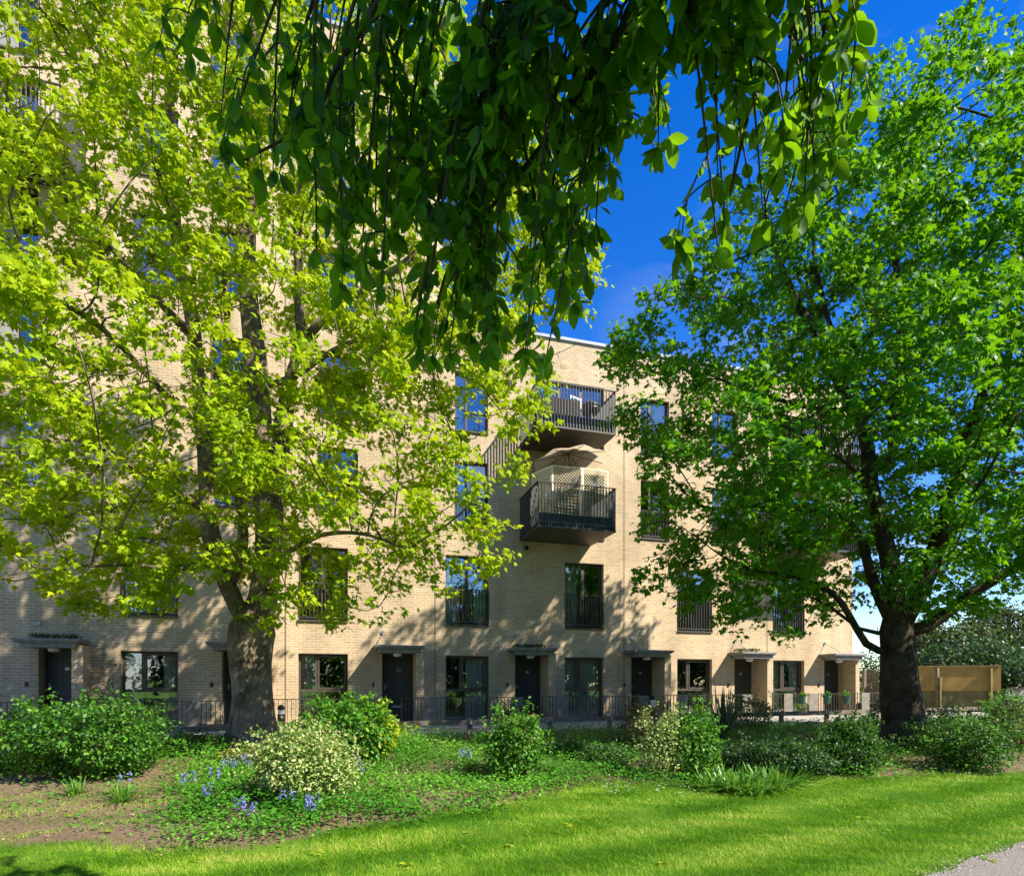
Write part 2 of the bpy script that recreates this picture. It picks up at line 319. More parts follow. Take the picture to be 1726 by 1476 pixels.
M['asphalt'] = simple('gravelly_asphalt', (.25, .225, .2), .95, .15, noise=.45, nscale=70, bump=.8, bscale=120)

# ------------------------------------------------------------------ ground, paths
def bed_edge(X):    # Y of the lawn edge
    X = np.asarray(X, float)
    return np.interp(X, [-14, -6, -3.3, -2, -.9, 1.0, 3.4, 5.3, 7, 10.6, 20], [10, 8.6, 7.6, 6.95, 6.75, 7.1, 8.2, 8.0, 8.0, 7.5, 7.0]) + .12*np.sin(X*2.1) + .07*np.sin(X*5.3+1)
PATH = lambda X: 3.86 + (np.asarray(X, float) - 4.4) * 0.34 - 0.03*np.maximum(np.asarray(X, float) - 4.4, 0)**1.5   # far edge of the asphalt path
def turf(X, Y):
    """how much turf grows here: 1 lawn, 0 bare soil"""
    d = bed_edge(X) - Y
    lawn = np.clip(.5 + d / 1.0, 0, 1)
    worn = np.clip((1.5 - X) / 3, 0, 1) * np.clip((Y - bed_edge(X) + 1.0) / .9, 0, 1)      # thin, worn turf at the left
    bed = np.clip((Y - 8.5) / 4, 0, 1) * .2
    left = np.clip((-.4 - X)/1.5, 0, 1)*.25*np.clip((10.5-Y)/1.5, 0, 1)
    return np.maximum(lawn * (1 - .6*worn), .10 + bed + left)
def ground():
    xs = np.concatenate([[-900, -300, -100, -50, -30, -20], np.arange(-14, 26, .16), [30, 40, 60, 100, 300, 900]])
    ys = np.concatenate([[-900, -300, -100, -40, -15, -5, -1], np.arange(1, 14.6, .14), [15, 16, 17, 18, 20, 25, 30, 40, 60, 100, 300, 1200]])
    X, Y = np.meshgrid(xs, ys, indexing='ij'); Z = gz(X, Y)
    Z = Z - .03*((Y > 13.9) & (Y < 19)) + .012*np.sin(X*3.1)*np.sin(Y*2.7)*((Y > 5.6) & (Y < 8))
    nx, ny = X.shape; V = np.stack([X, Y, Z], -1).reshape(-1, 3)
    i = (np.arange(nx-1)[:, None]*ny + np.arange(ny-1)[None]).ravel()
    T = np.concatenate([np.stack([i, i+ny, i+ny+1], 1), np.stack([i, i+ny+1, i+1], 1)])
    a = turf(X, Y).ravel() - .05
    o = np_mesh('ground', V, T, M['ground'], attr=a); o.data.polygons.foreach_set('use_smooth', [True]*len(T)); tag(o, kind='structure')
ground()
def asphalt():
    b = MB(); xs = np.arange(1.5, 16, .25)
    top = [(x, float(PATH(x)) + .04*math.sin(x*5.7) + .03*math.sin(x*13.1), .010) for x in xs]; bot = [(x, float(PATH(x)) - 3.0, .010) for x in xs]
    for i in range(len(xs)-1): b.quad(bot[i], bot[i+1], top[i+1], top[i])
    tag(b.build('footpath', M['asphalt']), kind='structure')
asphalt()
Z1 = .535                                                      # level of the paved strip before the houses
b = MB(); xs = list(np.arange(-12, 23, 1.0))
for a, c in zip(xs[:-1], xs[1:]):
    za = Z1 + .0085*a; zc = Z1 + .0085*c
    b.quad((a, 13.95, za), (c, 13.95, zc), (c, 16.75, zc), (a, 16.75, za)); b.quad((a, 13.95, za-.15), (c, 13.95, zc-.15), (c, 13.95, zc), (a, 13.95, za))
tag(b.build('paved_path', M['concrete']), kind='structure')
b = MB(); b.box(-12, 19.5, 16.76, 18.6, -.1, .60)
tag(b.build('terrace_paving', M['kerb']), kind='structure')

# ------------------------------------------------------------------ building
W = 18.0                                   # wall plane
H = lambda z: z + EYE                      # heights were measured from the eye
BL, BR, TOPL, TOPR, XT = -16.0, 18.32, H(18.6), H(10.85), 3.16
bld = thing('apartment_building', (0, W, 0), 'long buff brick apartment block with bronze framed windows and hung metal balconies', 'building')
holes = []                                  # (x0,x1,z0,z1,depth,kind)
wx = [-5.19, -.86, 3.27, 7.05, 11.05, 14.85]
for x in wx:
    holes.append((x, x+1.33, H(-1.03), H(.93), .23, 'g'))
    holes.append((x, x+1.33, H(1.85), H(3.92), .23, 'f'))
dl = [-11.2, -6.98, -2.8, 1.42, 5.42, 9.36, 13.27, 17.05]
for x in dl: holes.append((x, x+.92, H(-1.03), H(1.04), .37, 'd'))
up = [(-4.95, 1.1), (-3.1, 1.15), (-.35, 1.1), (3.55, 1.02), (9.7, 1.05), (12.38, 1.05)]
for x, w in up:
    if x == -4.95: continue
    holes.append((x, x+w, H(4.85), H(6.75), .2, 'u')); holes.append((x, x+w, H(7.64), H(9.42), .2, 'u'))
for z in (10.5, 13.3, 16.1):
    for x, w in ((-4.95, 1.1), (-3.1, 1.15), (-.35, 1.1)): holes.append((x, x+w, H(z), H(z+1.85), .2, 'u'))
for z in (4.7, 7.5): 
    holes.append((6.13, 8.4, H(z), H(z+2.05), .2, 'b'))
    holes.append((15.0, 17.0, H(z), H(z+2.05), .2, 'b'))
for z in (4.83, 7.6, 10.4, 12.9, 15.7): holes.append((-9.6, -6.98, H(z), H(z+2.15), .3, 'l'))
def wall():
    b = MB()
    def face(xa, xb, za, zb):
        hs = [h for h in holes if h[0] >= xa-1e-6 and h[1] <= xb+1e-6 and h[2] >= za-1e-6 and h[3] <= zb+.3]
        X = sorted({xa, xb, *[h[0] for h in hs], *[h[1] for h in hs]}); Z = sorted({za, zb, *[h[2] for h in hs if za < h[2] < zb], *[h[3] for h in hs if za < h[3] < zb]})
        for i in range(len(X)-1):
            for j in range(len(Z)-1):
                cx = (X[i]+X[i+1])/2; cz = (Z[j]+Z[j+1])/2
                if any(h[0] < cx < h[1] and h[2] < cz < h[3] for h in hs): continue
                b.quad((X[i], W, Z[j]), (X[i+1], W, Z[j]), (X[i+1], W, Z[j+1]), (X[i], W, Z[j+1]))
    face(BL, XT, .3, TOPL); face(XT, BR, .3, TOPR)
    for x0, x1, z0, z1, d, k in holes:
        b.quad((x0, W, z0), (x0, W, z1), (x0, W+d, z1), (x0, W+d, z0)); b.quad((x1, W, z0), (x1, W+d, z0), (x1, W+d, z1), (x1, W, z1))
        b.quad((x0, W, z1), (x1, W, z1), (x1, W+d, z1), (x0, W+d, z1)); b.quad((x0, W, z0), (x0, W+d, z0), (x1, W+d, z0), (x1, W, z0))
    # sides, back and roofs
    D = 11
    b.quad((XT, W, TOPR), (XT, W+D, TOPR), (XT, W+D, TOPL), (XT, W, TOPL)); b.quad((BR, W, .3), (BR, W+D, .3), (BR, W+D, TOPR), (BR, W, TOPR))
    b.quad((BL, W, .3), (BL, W, TOPL), (BL, W+D, TOPL), (BL, W+D, .3)); b.quad((BL, W+D, .3), (BL, W+D, TOPR), (BR, W+D, TOPR), (BR, W+D, .3)); b.quad((BL, W+D, TOPR), (BL, W+D, TOPL), (XT, W+D, TOPL), (XT, W+D, TOPR))
    b.quad((BL, W, TOPL), (XT, W, TOPL), (XT, W+D, TOPL), (BL, W+D, TOPL)); b.quad((XT, W, TOPR), (BR, W, TOPR), (BR, W+D, TOPR), (XT, W+D, TOPR))
    return b.build('wall', M['brick'], bld)
wall()
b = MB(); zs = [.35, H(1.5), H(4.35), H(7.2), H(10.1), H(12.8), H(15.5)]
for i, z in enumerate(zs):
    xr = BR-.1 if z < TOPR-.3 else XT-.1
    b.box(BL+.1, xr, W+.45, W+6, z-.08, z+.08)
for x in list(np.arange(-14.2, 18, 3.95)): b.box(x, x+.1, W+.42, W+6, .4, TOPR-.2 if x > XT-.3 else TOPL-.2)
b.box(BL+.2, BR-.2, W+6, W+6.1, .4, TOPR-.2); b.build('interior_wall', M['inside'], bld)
b = MB(); b.box(XT+.01, BR+.05, W-.06, W+.3, TOPR, TOPR+.09); b.box(BL, XT+.05, W-.06, W+.3, TOPL, TOPL+.1); b.box(BR-.25, BR+.05, W+.3, W+11, TOPR, TOPR+.09)
b.build('parapet_coping', M['coping'], bld)
for x in (-1.2, 2.95, 9.1, 14.6): MB().box(x-.012, x+.012, W-.004, W+.02, .6, TOPR-.05).build('expansion_joint', M['dark'], bld)
for x, z in ((7.02, 10.05), (-4.35, 6.95), (-2.0, 1.45)):
    MB().box(x-.11, x+.11, W-.006, W+.02, H(z)-.06, H(z)+.06).build('wall_vent', M['timber_pale'], bld)

def window(x0, x1, z0, z1, d, k, idx):
    y = W + d - .07; f = .055; fm = MB()
    def fr(a, b_, c, e, t=f):
        fm.box(a, a+t, y, y+.07, c, e); fm.box(b_-t, b_, y, y+.07, c, e); fm.box(a+t, b_-t, y, y+.07, c, c+t); fm.box(a+t, b_-t, y, y+.07, e-t, e)
    fr(x0, x1, z0, z1)
    w = x1-x0; g = MB(); panes = []
    ix0, ix1, iz0, iz1 = x0+f, x1-f, z0+f, z1-f
    if k == 'g':
        zt = H(-.10); xm = x0 + w*.36
        fm.box(ix0, ix1, y-.012, y+.06, zt-.035, zt+.035); fm.box(xm-.035, xm+.035, y-.01, y+.06, zt+.035, iz1)
        panes = [(ix0, xm, zt, iz1), (xm, ix1, zt, iz1), (ix0, ix1, iz0, zt)]
        # opening casement sits proud
        for a, b_, c, e in [(xm+.035, ix1, zt+.035, iz1)]:
            t = .045; yy = y-.025
            fm.box(a, a+t, yy, y+.02, c, e); fm.box(b_-t, b_, yy, y+.02, c, e); fm.box(a+t, b_-t, yy, y+.02, c, c+t); fm.box(a+t, b_-t, yy, y+.02, e-t, e)
    elif k == 'f':
        xm = (x0+x1)/2; fm.box(xm-.05, xm+.05, y-.01, y+.06, iz0, iz1); panes = [(ix0, xm, iz0, iz1), (xm, ix1, iz0, iz1)]
    elif k == 'u':
        xm = x0 + w*.36; zt = z0 + (z1-z0)*.36
        fm.box(xm-.03, xm+.03, y-.01, y+.06, iz0, iz1); fm.box(xm+.03, ix1, y-.012, y+.06, zt-.03, zt+.03); panes = [(ix0, xm, iz0, iz1), (xm, ix1, iz0, zt), (xm, ix1, zt, iz1)]
    else:
        n = 3
        for i in range(1, n): xm = x0 + w*i/n; fm.box(xm-.045, xm+.045, y-.01, y+.06, iz0, iz1)
        panes = [(x0+w*i/n+.045, x0+w*(i+1)/n-.045, iz0, iz1) for i in range(n)]
    frame = fm.build('window', M['dark'], bld)
    def sub(b, name, m): 
        o = b.build(name, m); o.parent = frame; o.location = (0,0,0); return o
    for a, b_, c, e in panes:
        p = MB(); tl = rng.normal(0, .004, 2)
        p.quad((a, y+.03, c), (b_, y+.03+tl[0], c), (b_, y+.03+tl[0]+tl[1], e), (a, y+.03+tl[1], e)); sub(p, 'pane', M['glass'])
    MBs = MB(); MBs.box(x0-.0, x1+.0, W-.05, y, z0-.035, z0+.012); sub(MBs, 'sill', M['dark'])
    if k == 'f' or (k == 'u' and z0 < H(5)) :
        r = MB(); zt = z0 + (1.05 if k == 'f' else .9)
        r.box(x0, x1, W-.015, W+.035, zt-.012, zt+.012); r.box(x0, x1, W-.012, W+.032, z0+.07, z0+.1)
        n = int(w/.1)
        for i in range(n+1):
            xx = x0 + .01 + (w-.02)*i/n; r.box(xx-.007, xx+.007, W-.02, W+.035, z0+.1, zt-.012)
        sub(r, 'juliet_railing', M['rail'])
    # curtains: pleated cloth behind the glass
    if k in 'gfu' and idx % 5 != 3:
        c = MB(); spans = {0: [(x0+.05, x0+w*.34), (x1-w*.3, x1-.05)], 1: [(x0+.05, x1-.05)], 2: [(x0+.05, x0+w*.4)], 4: [(x0+w*.5, x1-.05)]}[idx % 5]
        for a, b_ in spans:
            n = max(8, int((b_-a)/.03)); ph = rng.random()*6
            pts = [(a+(b_-a)*i/n, y+.16+.022*math.sin(i*1.25+ph)+.01*math.sin(i*.5)) for i in range(n+1)]
            for (xa, ya), (xb, yb) in zip(pts[:-1], pts[1:]): c.quad((xa, ya, z0+.05), (xb, yb, z0+.05), (xb, yb, z1-.02), (xa, ya, z1-.02))
        sub(c, 'curtain', M['curtain'])
    if k == 'l':
        c = MB(); c.box(x0+.06, x1-.5, y-.03, y-.014, z0+.06, z1-.06); sub(c, 'infill_panel', M['greyblind'])
    return frame
i = 0
for h in holes:
    if h[5] == 'd': continue
    window(*h[:6], i); i += 1

def text_mesh(s, size, mtl, name):
    cu = bpy.data.curves.new('tmp', 'FONT'); cu.body = s; cu.size = size; cu.extrude = .002; cu.align_x = 'CENTER'
    ob = bpy.data.objects.new('tmp', cu); C.objects.link(ob)
    dg = bpy.context.evaluated_depsgraph_get(); me = bpy.data.meshes.new_from_object(ob.evaluated_get(dg))
    bpy.data.objects.remove(ob); me.materials.clear(); me.materials.append(mtl); o = bpy.data.objects.new(name, me); C.objects.link(o); return o
for j, x in enumerate(dl):
    z0, z1 = H(-1.03), H(1.04); y = W + .37
    fr = MB(); fr.box(x, x+.05, y-.06, y, z0, z1); fr.box(x+.87, x+.92, y-.06, y, z0, z1); fr.box(x+.05, x+.87, y-.06, y, z1-.06, z1)
    dr = MB(); nb = 7; ww = .81/nb
    for q in range(nb): dr.box(x+.055+q*ww+.004, x+.055+(q+1)*ww-.004, y-.034, y-.001, z0+.02, z1-.065)
    dr.box(x+.05, x+.87, y-.028, y+.02, z0, z1-.061)
    door = dr.build('door', M['doorb'], bld)
    def sub(b, name, m, **k):
        o = b.build(name, m, **k); o.parent = door; o.location = (0,0,0); return o
    sub(fr, 'door_frame', M['dark'])
    hb = MB(); hb.box(x+.10, x+.13, y-.05, y-.034, z0+.95, z0+1.12); hb.tube([(x+.115, y-.05, z0+1.04), (x+.115, y-.085, z0+1.04), (x+.23, y-.085, z0+1.04)], .010, 8); sub(hb, 'handle', M['steel'])
    lb = MB(); lb.box(x+.33, x+.6, y-.046, y-.034, z0+.42, z0+.48); sub(lb, 'letter_plate', M['steel'])
    if x == 1.42:
        t = text_mesh('32', .15, M['steel'], 'house_number'); t.parent = door; t.rotation_euler = (math.pi/2, 0, 0); t.location = (x+.5, y-.04 - W + W, z0+1.48)
    else:
        q = MB(); q.box(x+.45, x+.55, y-.04, y-.034, z0+1.45, z0+1.53); sub(q, 'number_plate', M['steel'])
    # porch pier, canopy, ties, lamp
    pr = MB(); pr.box(x+.90 if x != 17.05 else x+.85, x+1.13 if x != 17.05 else x+1.02, W-.55, W-.003, .45, H(1.02)); 
    pr.box(x+.922, x+.925, W-.003, W+.37, .45, H(1.02)); pr.build('porch_pier', M['brick'], bld)
    cn = MB(); cn.box(x-.26, x+1.11, W-.78, W-.002, H(1.10), H(1.16)); cn.box(x-.22, x+1.07, W-.74, W-.002, H(1.06), H(1.10)); cn.box(x-.12, x+1.02, W-.68, W+.05, H(.95), H(1.06))
    can = cn.build('canopy', M['canopy'], bld)
    tr = MB(); tr.tube([(x+.02, W-.02, H(1.56)), (x+.02, W-.7, H(1.2))], .011, 6); tr.tube([(x+.02, W, H(1.57)), (x+.02, W-.05, H(1.57))], .045, 10)
    o = tr.build('tie_rod', M['steel']); o.parent = can
    lm = MB(); lm.lathe((x+.42, W-.25, H(.885)), [(.03, -.03), (.1, -.02), (.125, .02), (.125, .062)], 20)
    o = lm.build('porch_lamp', M['white'], smooth=False); o.parent = can
    if j in (1, 4, 6):   # moss and weeds growing on the slab are their own plant below
        pass
    b2 = MB(); b2.box(x-.28, x-.22, W-.03, W-.002, H(-.28)+.28, H(.12)); b2.build('wall_box', M['black'], bld)

# balconies: metal tray, fins round three sides, top rail
def balcony(x0, x1, z, dep, lab):
    yb = W-.01; yf = W-dep
    t = MB(); t.box(x0, x1, yf, yb, z, z+.05); t.box(x0+.04, x1-.04, yf+.04, yb, z+.05, z+.16)
    bal = t.build('balcony', M['balc_soffit'], bld); bal['label'] = lab
    def sub(b, name, m): o = b.build(name, m); o.parent = bal; return o
    e = MB(); e.box(x0-.01, x1+.01, yf-.014, yf-.002, z+.0, z+.05); sub(e, 'edge_trim', M['balc'])
    d = MB(); d.box(x0+.05, x1-.05, yf+.05, yb, z+.161, z+.20); sub(d, 'floor_deck', M['kerb'])
    r = MB(); zt = z + 1.27; sp = .092
    n = int((x1-x0)/sp)
    for i in range(n+1):
        xx = x0 + .006 + (x1-x0-.012)*i/n; r.box(xx-.005, xx+.005, yf, yf+.055, z+.05, zt)
    n = int(dep/sp)
    for xx in (x0+.002, x1-.002):
        for i in range(1, n):
            yy = yf + dep*i/n; r.box(xx-.0275, xx+.0275, yy-.005, yy+.005, z+.05, zt)
    r.box(x0-.03, x1+.03, yf-.002, yf+.058, zt, zt+.014); r.box(x0-.03, x0+.03, yf+.058, yb, zt, zt+.014); r.box(x1-.03, x1+.03, yf+.058, yb, zt, zt+.014)
    sub(r, 'railing', M['balc'])
    # solid kick board behind the fins
    k = MB(); k.box(x0+.035, x1-.035, yf+.06, yf+.07, z+.16, z+.42); sub(k, 'kick_board', M['balc'])
    return bal
balcony(5.57, 7.93, H(7.29), 1.79, 'upper balcony of grey metal fins')
MB().box(5.63, 6.85, 16.30, 16.32, H(7.46), H(8.18)).build('privacy_screen', M['balc_soffit'], bld)
balcony(5.57, 7.93, H(4.47), 1.79, 'lower balcony with a trellis screen behind its fins')
balcony(14.7, 17.2, H(7.29), 1.6, 'top balcony near the right end, behind maple leaves')
balcony(14.7, 17.2, H(4.47), 1.6, 'lower balcony near the right end, behind maple leaves')
balcony(-9.9, -5.95, H(12.5), 1.6, 'high balcony of the tall block')
b = MB()
for s in (0,): b.box(7.2, 7.28, W-.09, W, H(7.0), H(7.08)); 
b.box(5.2, 5.3, W-.12, W-.002, H(9.1), H(9.32)); b.box(5.72, 5.82, W-.1, W-.002, H(4.2), H(4.32)); b.build('wall_light', M['black'], bld)

# ------------------------------------------------------------------ things on the balconies
def fins_trellis(name, pts, z0, z1, label):
    t = thing(name, (pts[0][0], pts[0][1], z0), label, 'trellis')
    for (a, c) in zip(pts[:-1], pts[1:]):
        a3 = Vector((a[0], a[1], 0)); c3 = Vector((c[0], c[1], 0)); Lh = (c3-a3).length; d = (c3-a3)/Lh; hgt = z1-z0
        fr = MB()
        def q(u, z): return a3 + d*u + Vector((0, 0, z))
        for u in (.02, Lh-.02): fr.bar(q(u, z0), q(u, z1), .04, .03)
        for z in (z0+.02, z1-.02): fr.bar(q(.04, z), q(Lh-.04, z), .03, .04)
        f = fr.build('trellis_frame', M['trellis'], t)
        la = MB(); nrm = Vector((-d.y, d.x, 0))*.008
        step = .092
        for sgn, off in ((1, nrm), (-1, -nrm)):
            k = -hgt
            while k < Lh + hgt:
                # line u = k + sgn*(z) clipped
                if sgn > 0: u0, u1, za, zb = k, k+hgt, 0, hgt
                else: u0, u1, za, zb = k+hgt, k, 0, hgt
                # clip to 0..Lh
                def cl(u, zf): return u
                ts = []
                for tt in (0.0, 1.0): ts.append(tt)
                du = u1-u0
                t0, t1 = 0.0, 1.0
                for lim, side in ((0.04, 0), (Lh-.04, 1)):
                    tt = (lim-u0)/du
                    if (du > 0) == (side == 0): t0 = max(t0, tt)
                    else: t1 = min(t1, tt)
                if t1 > t0 + .02: la.bar(q(u0+du*t0, z0+hgt*t0)+off, q(u0+du*t1, z0+hgt*t1)+off, .026, .008)
                k += step
        o = la.build('lattice', M['trellis'], t)
    return t
fins_trellis('trellis_screen', [(5.72, 17.25), (6.04, 16.42), (6.95, 16.36), (7.78, 16.40)], H(4.70), H(6.30), 'cream diagonal lattice trellis standing inside the lower balcony')
def parasol():
    c = Vector((6.75, 16.95, H(6.92))); ax = Vector((-.08, .10, 1)).normalized()
    t = thing('parasol', (c.x, c.y, H(4.7)), 'open beige garden parasol under the upper balcony', 'parasol')
    u = ax.orthogonal().normalized(); v = ax.cross(u); n = 8; R = 1.08
    cl = MB(); rings = 5; vs = [c]; fs = []
    for r in range(1, rings+1):
        f = r/rings
        for k in range(n*4):
            a = 2*math.pi*k/(n*4); seg = abs(((k % 4)/4)-.5)*2   # 1 at ribs 0 between
            rr = R*f*(.94+.06*seg); drop = -.27*f**1.35 + .05*f*(1-seg)*-1
            vs.append(c + (u*math.cos(a)+v*math.sin(a))*rr + ax*drop)
    m = n*4
    for k in range(m): fs.append((0, 1+k, 1+(k+1) % m))
    for r in range(rings-1):
        for k in range(m): a = 1+r*m+k; b_ = 1+r*m+(k+1) % m; fs.append((a, a+m, b_+m, b_))
    cl.add(vs, fs); cl.build('canopy', M['parasol'], t, smooth=True)
    p = MB(); p.tube([c+ax*.03, c-ax*.6, Vector((6.9, 17.1, H(4.72)))], .018, 8); p.build('pole', M['dark'], t)
    for k in range(n):
        a = 2*math.pi*k/n; tip = c + (u*math.cos(a)+v*math.sin(a))*R*.98 - ax*.29
        MB().bar(c-ax*.03, tip, .012, .016).build('rib', M['dark'], t)
        mid = c + (u*math.cos(a)+v*math.sin(a))*R*.5 - ax*.13; MB().bar(c-ax*.45, mid, .008, .01).build('strut', M['dark'], t)
parasol()
def barbecue():
    x, y, z = 7.45, 16.95, H(7.29)+.2
    t = thing('barbecue', (x, y, z), 'round black kettle barbecue on the upper balcony', 'barbecue')
    b = MB(); b.lathe((x, y, z+.62), [(.06, -.02), (.2, .03), (.28, .12), (.30, .2)], 24); b.build('bowl', M['black'], t, True)
    b = MB(); b.lathe((x, y, z+.825), [(.31, 0), (.29, .08), (.2, .16), (.06, .2)], 24); b.build('lid', M['black'], t, True)
    for k in range(3): a = k*2.1+.4; b = MB(); b.tube([(x+.15*math.cos(a), y+.15*math.sin(a), z+.66), (x+.3*math.cos(a), y+.3*math.sin(a), z)], .012, 6); b.build('leg', M['steel'], t)
barbecue()
def chair(x, y, z, rz, label):
    t = thing('garden_chair', (x, y, z), label, 'chair', 'chairs on the upper balcony')
    def part(b, name): o = b.build(name, M['white']); o.parent = t; return o
    part(MB().box(-.21, .21, -.21, .21, .42, .45), 'seat')
    b = MB(); [b.box(-.2+i*.1-.015, -.2+i*.1+.015, .2, .22, .45, .86) for i in range(5)]; b.box(-.22, .22, .195, .225, .86, .91); part(b, 'backrest')
    for sx_ in (-1, 1):
        for sy in (-1, 1): part(MB().box(sx_*.19-.018, sx_*.19+.018, sy*.19-.018, sy*.19+.018, 0, .42), 'leg')
    t.rotation_euler = (0, 0, rz)
chair(6.75, 16.75, H(7.49), math.radians(200), 'white slatted garden chair on the upper balcony beside the barbecue')

# ------------------------------------------------------------------ terrace railings
def railing(x0, x1, panels, label):
    t = thing('terrace_railing', (x0, 16.85, .55), label, 'railing', 'terrace railings before the ground floor')
    zt = H(-.345) + .006*(x0+5); zb = .6; y = 16.85
    r = MB(); r.box(x0, x1, y-.02, y+.02, zt-.01, zt+.01); r.build('top_rail', M['rail'], t); MB().box(x0, x1, y-.015, y+.015, zb+.06, zb+.085).build('bottom_rail', M['rail'], t)
    bb = MB(); n = int((x1-x0)/.105)
    for i in range(n+1):
        xx = x0+(x1-x0)*i/n; bb.box(xx-.007, xx+.007, y-.012, y+.012, zb+.085, zt-.01)
    bb.build('bars', M['rail'], t)
    for p in (x0, x1): MB().box(p-.02, p+.02, y-.025, y+.025, .55, zt+.015).build('post', M['rail'], t)
    for p in panels: MB().box(p, p+.34, y-.05, y-.03, zb+.03, zt+.01).build('panel', M['panel'], t)
segs = [(-7.6, -6.7, [-6.55+.0-.45], 'terrace railing before the leftmost door, with a grey panel'),
        (-6.1, -2.55, [-3.45], 'terrace railing left of the big sycamore trunk, before the first window'),
        (-1.6, 1.35, [1.0], 'terrace railing before the window right of the sycamore trunk'),
        (1.85, 5.3, [2.45, 4.95], 'terrace railing beside the door numbered 32'),
        (5.9, 9.3, [6.35, 9.0], 'terrace railing before the curtained window under the lower balcony'),
        (9.9, 13.1, [10.35, 12.7], 'terrace railing behind the sword-leaved plant'),
        (13.9, 17.0, [14.3, 15.3], 'terrace railing carrying three green plant buckets'),
        (17.25, 19.1, [17.5, 18.7], 'terrace railing at the right corner with two pale panels')]
for s in segs: railing(*s)

# timber knee rail along the path
YR = 13.65
xs = [-9.5, -7.3, -5.1, -2.9, -.7, 1.0, 3.05, 5.0, 6.55, 8.3, 10.1, 11.6, 13.1, 14.7, 16.2, 17.3, 18.35, 19.4]
def kz(x): return H(-.775) + .0095*x
kr = thing('knee_rail', (xs[0], YR, .3), 'low weathered timber knee rail on short posts along the paved path', 'fence')
for a, c in zip(xs[:-1], xs[1:]):
    MB().bar((a+.004, YR, kz(a)-.05), (c-.004, YR, kz(c)-.05), .09, .10).build('rail', M['timber'], kr)
for x in xs:
    po = MB(); po.box(x-.045, x+.045, YR+.05, YR+.14, .2, kz(x)-.02); o = po.build('post', M['timber'], kr)
    st = MB(); st.box(x-.03, x+.03, YR-.052, YR+.16, kz(x)+.001, kz(x)+.006); st.box(x-.03, x+.03, YR-.055, YR-.05, kz(x)-.10, kz(x)+.001)
    q = st.build('strap', M['steel']); q.parent = o

def bollard(x, y, z, h, label):
    t = thing('bollard_light', (x, y, z), label, 'bollard light', 'black bollard lights')
    def part(b, n, m, s=True): o = b.build(n, m, None, s); o.parent = t; return o
    part(MB().lathe((0,0,0), [(.085, 0), (.085, h*.62)], 20), 'body', M['black'], False)
    part(MB().lathe((0,0,0), [(.07, h*.62), (.07, h*.8)], 16), 'lens', M['steel'], False)
    part(MB().lathe((0,0,0), [(.09, h*.8), (.09, h*.86), (.075, h*.94), (.04, h*.99), (.005, h)], 20), 'cap', M['black'])
bollard(-1.2, 16.5, .55, .62, 'black bollard light between the sycamore trunk and a window')
bollard(19.3, 16.4, .68, .66, 'black bollard light beside the far right corner panels')
def planter(x, label):
    z = H(-.30); y = 16.72
    t = thing('plant_bucket', (x, y, z-.3), label, 'plant pot', 'green buckets hung on the railing')
    b = MB(); b.lathe((x, y, z-.26), [(.09, 0), (.125, .24), (.14, .245), (.14, .27), (.12, .27), (.11, .24)], 18); b.build('bucket', M['bucket'], t)
    b = MB(); b.box(x-.015, x+.015, y+.12, y+.16, z-.02, z+.02); b.build('hook', M['steel'], t)
    return t
for x, l in ((14.93, 'green bucket hung on the railing, left of three, before the last window'), (15.95, 'green bucket hung on the railing, middle of three, under dry flowers'), (16.75, 'green bucket hung on the railing, right of three, before the last door')): planter(x, l)
def lantern():
    x, y, z = 9.42, 16.7, H(-.62)
    t = thing('lantern', (x, y, z-.3), 'small lantern with white glass and black cap on the railing', 'lantern')
    MB().lathe((x, y, z), [(.075, 0), (.085, .22)], 12).build('glass_body', M['white'], t); MB().lathe((x, y, z+.221), [(.1, 0), (.09, .05), (.03, .13)], 12).build('cap', M['black'], t)
    MB().box(x-.015, x+.015, y, y+.14, z+.3, z+.33).build('hook', M['black'], t)
lantern()
t = thing('storage_box', (18.35, 17.3, .6), 'dark storage box on the corner terrace behind the railing', 'box')
MB().box(18.0, 18.5, 17.15, 17.6, .6, 1.02).build('body', M['black'], t); MB().box(17.97, 18.53, 17.12, 17.63, 1.021, 1.07).build('lid', M['greyblind'], t)

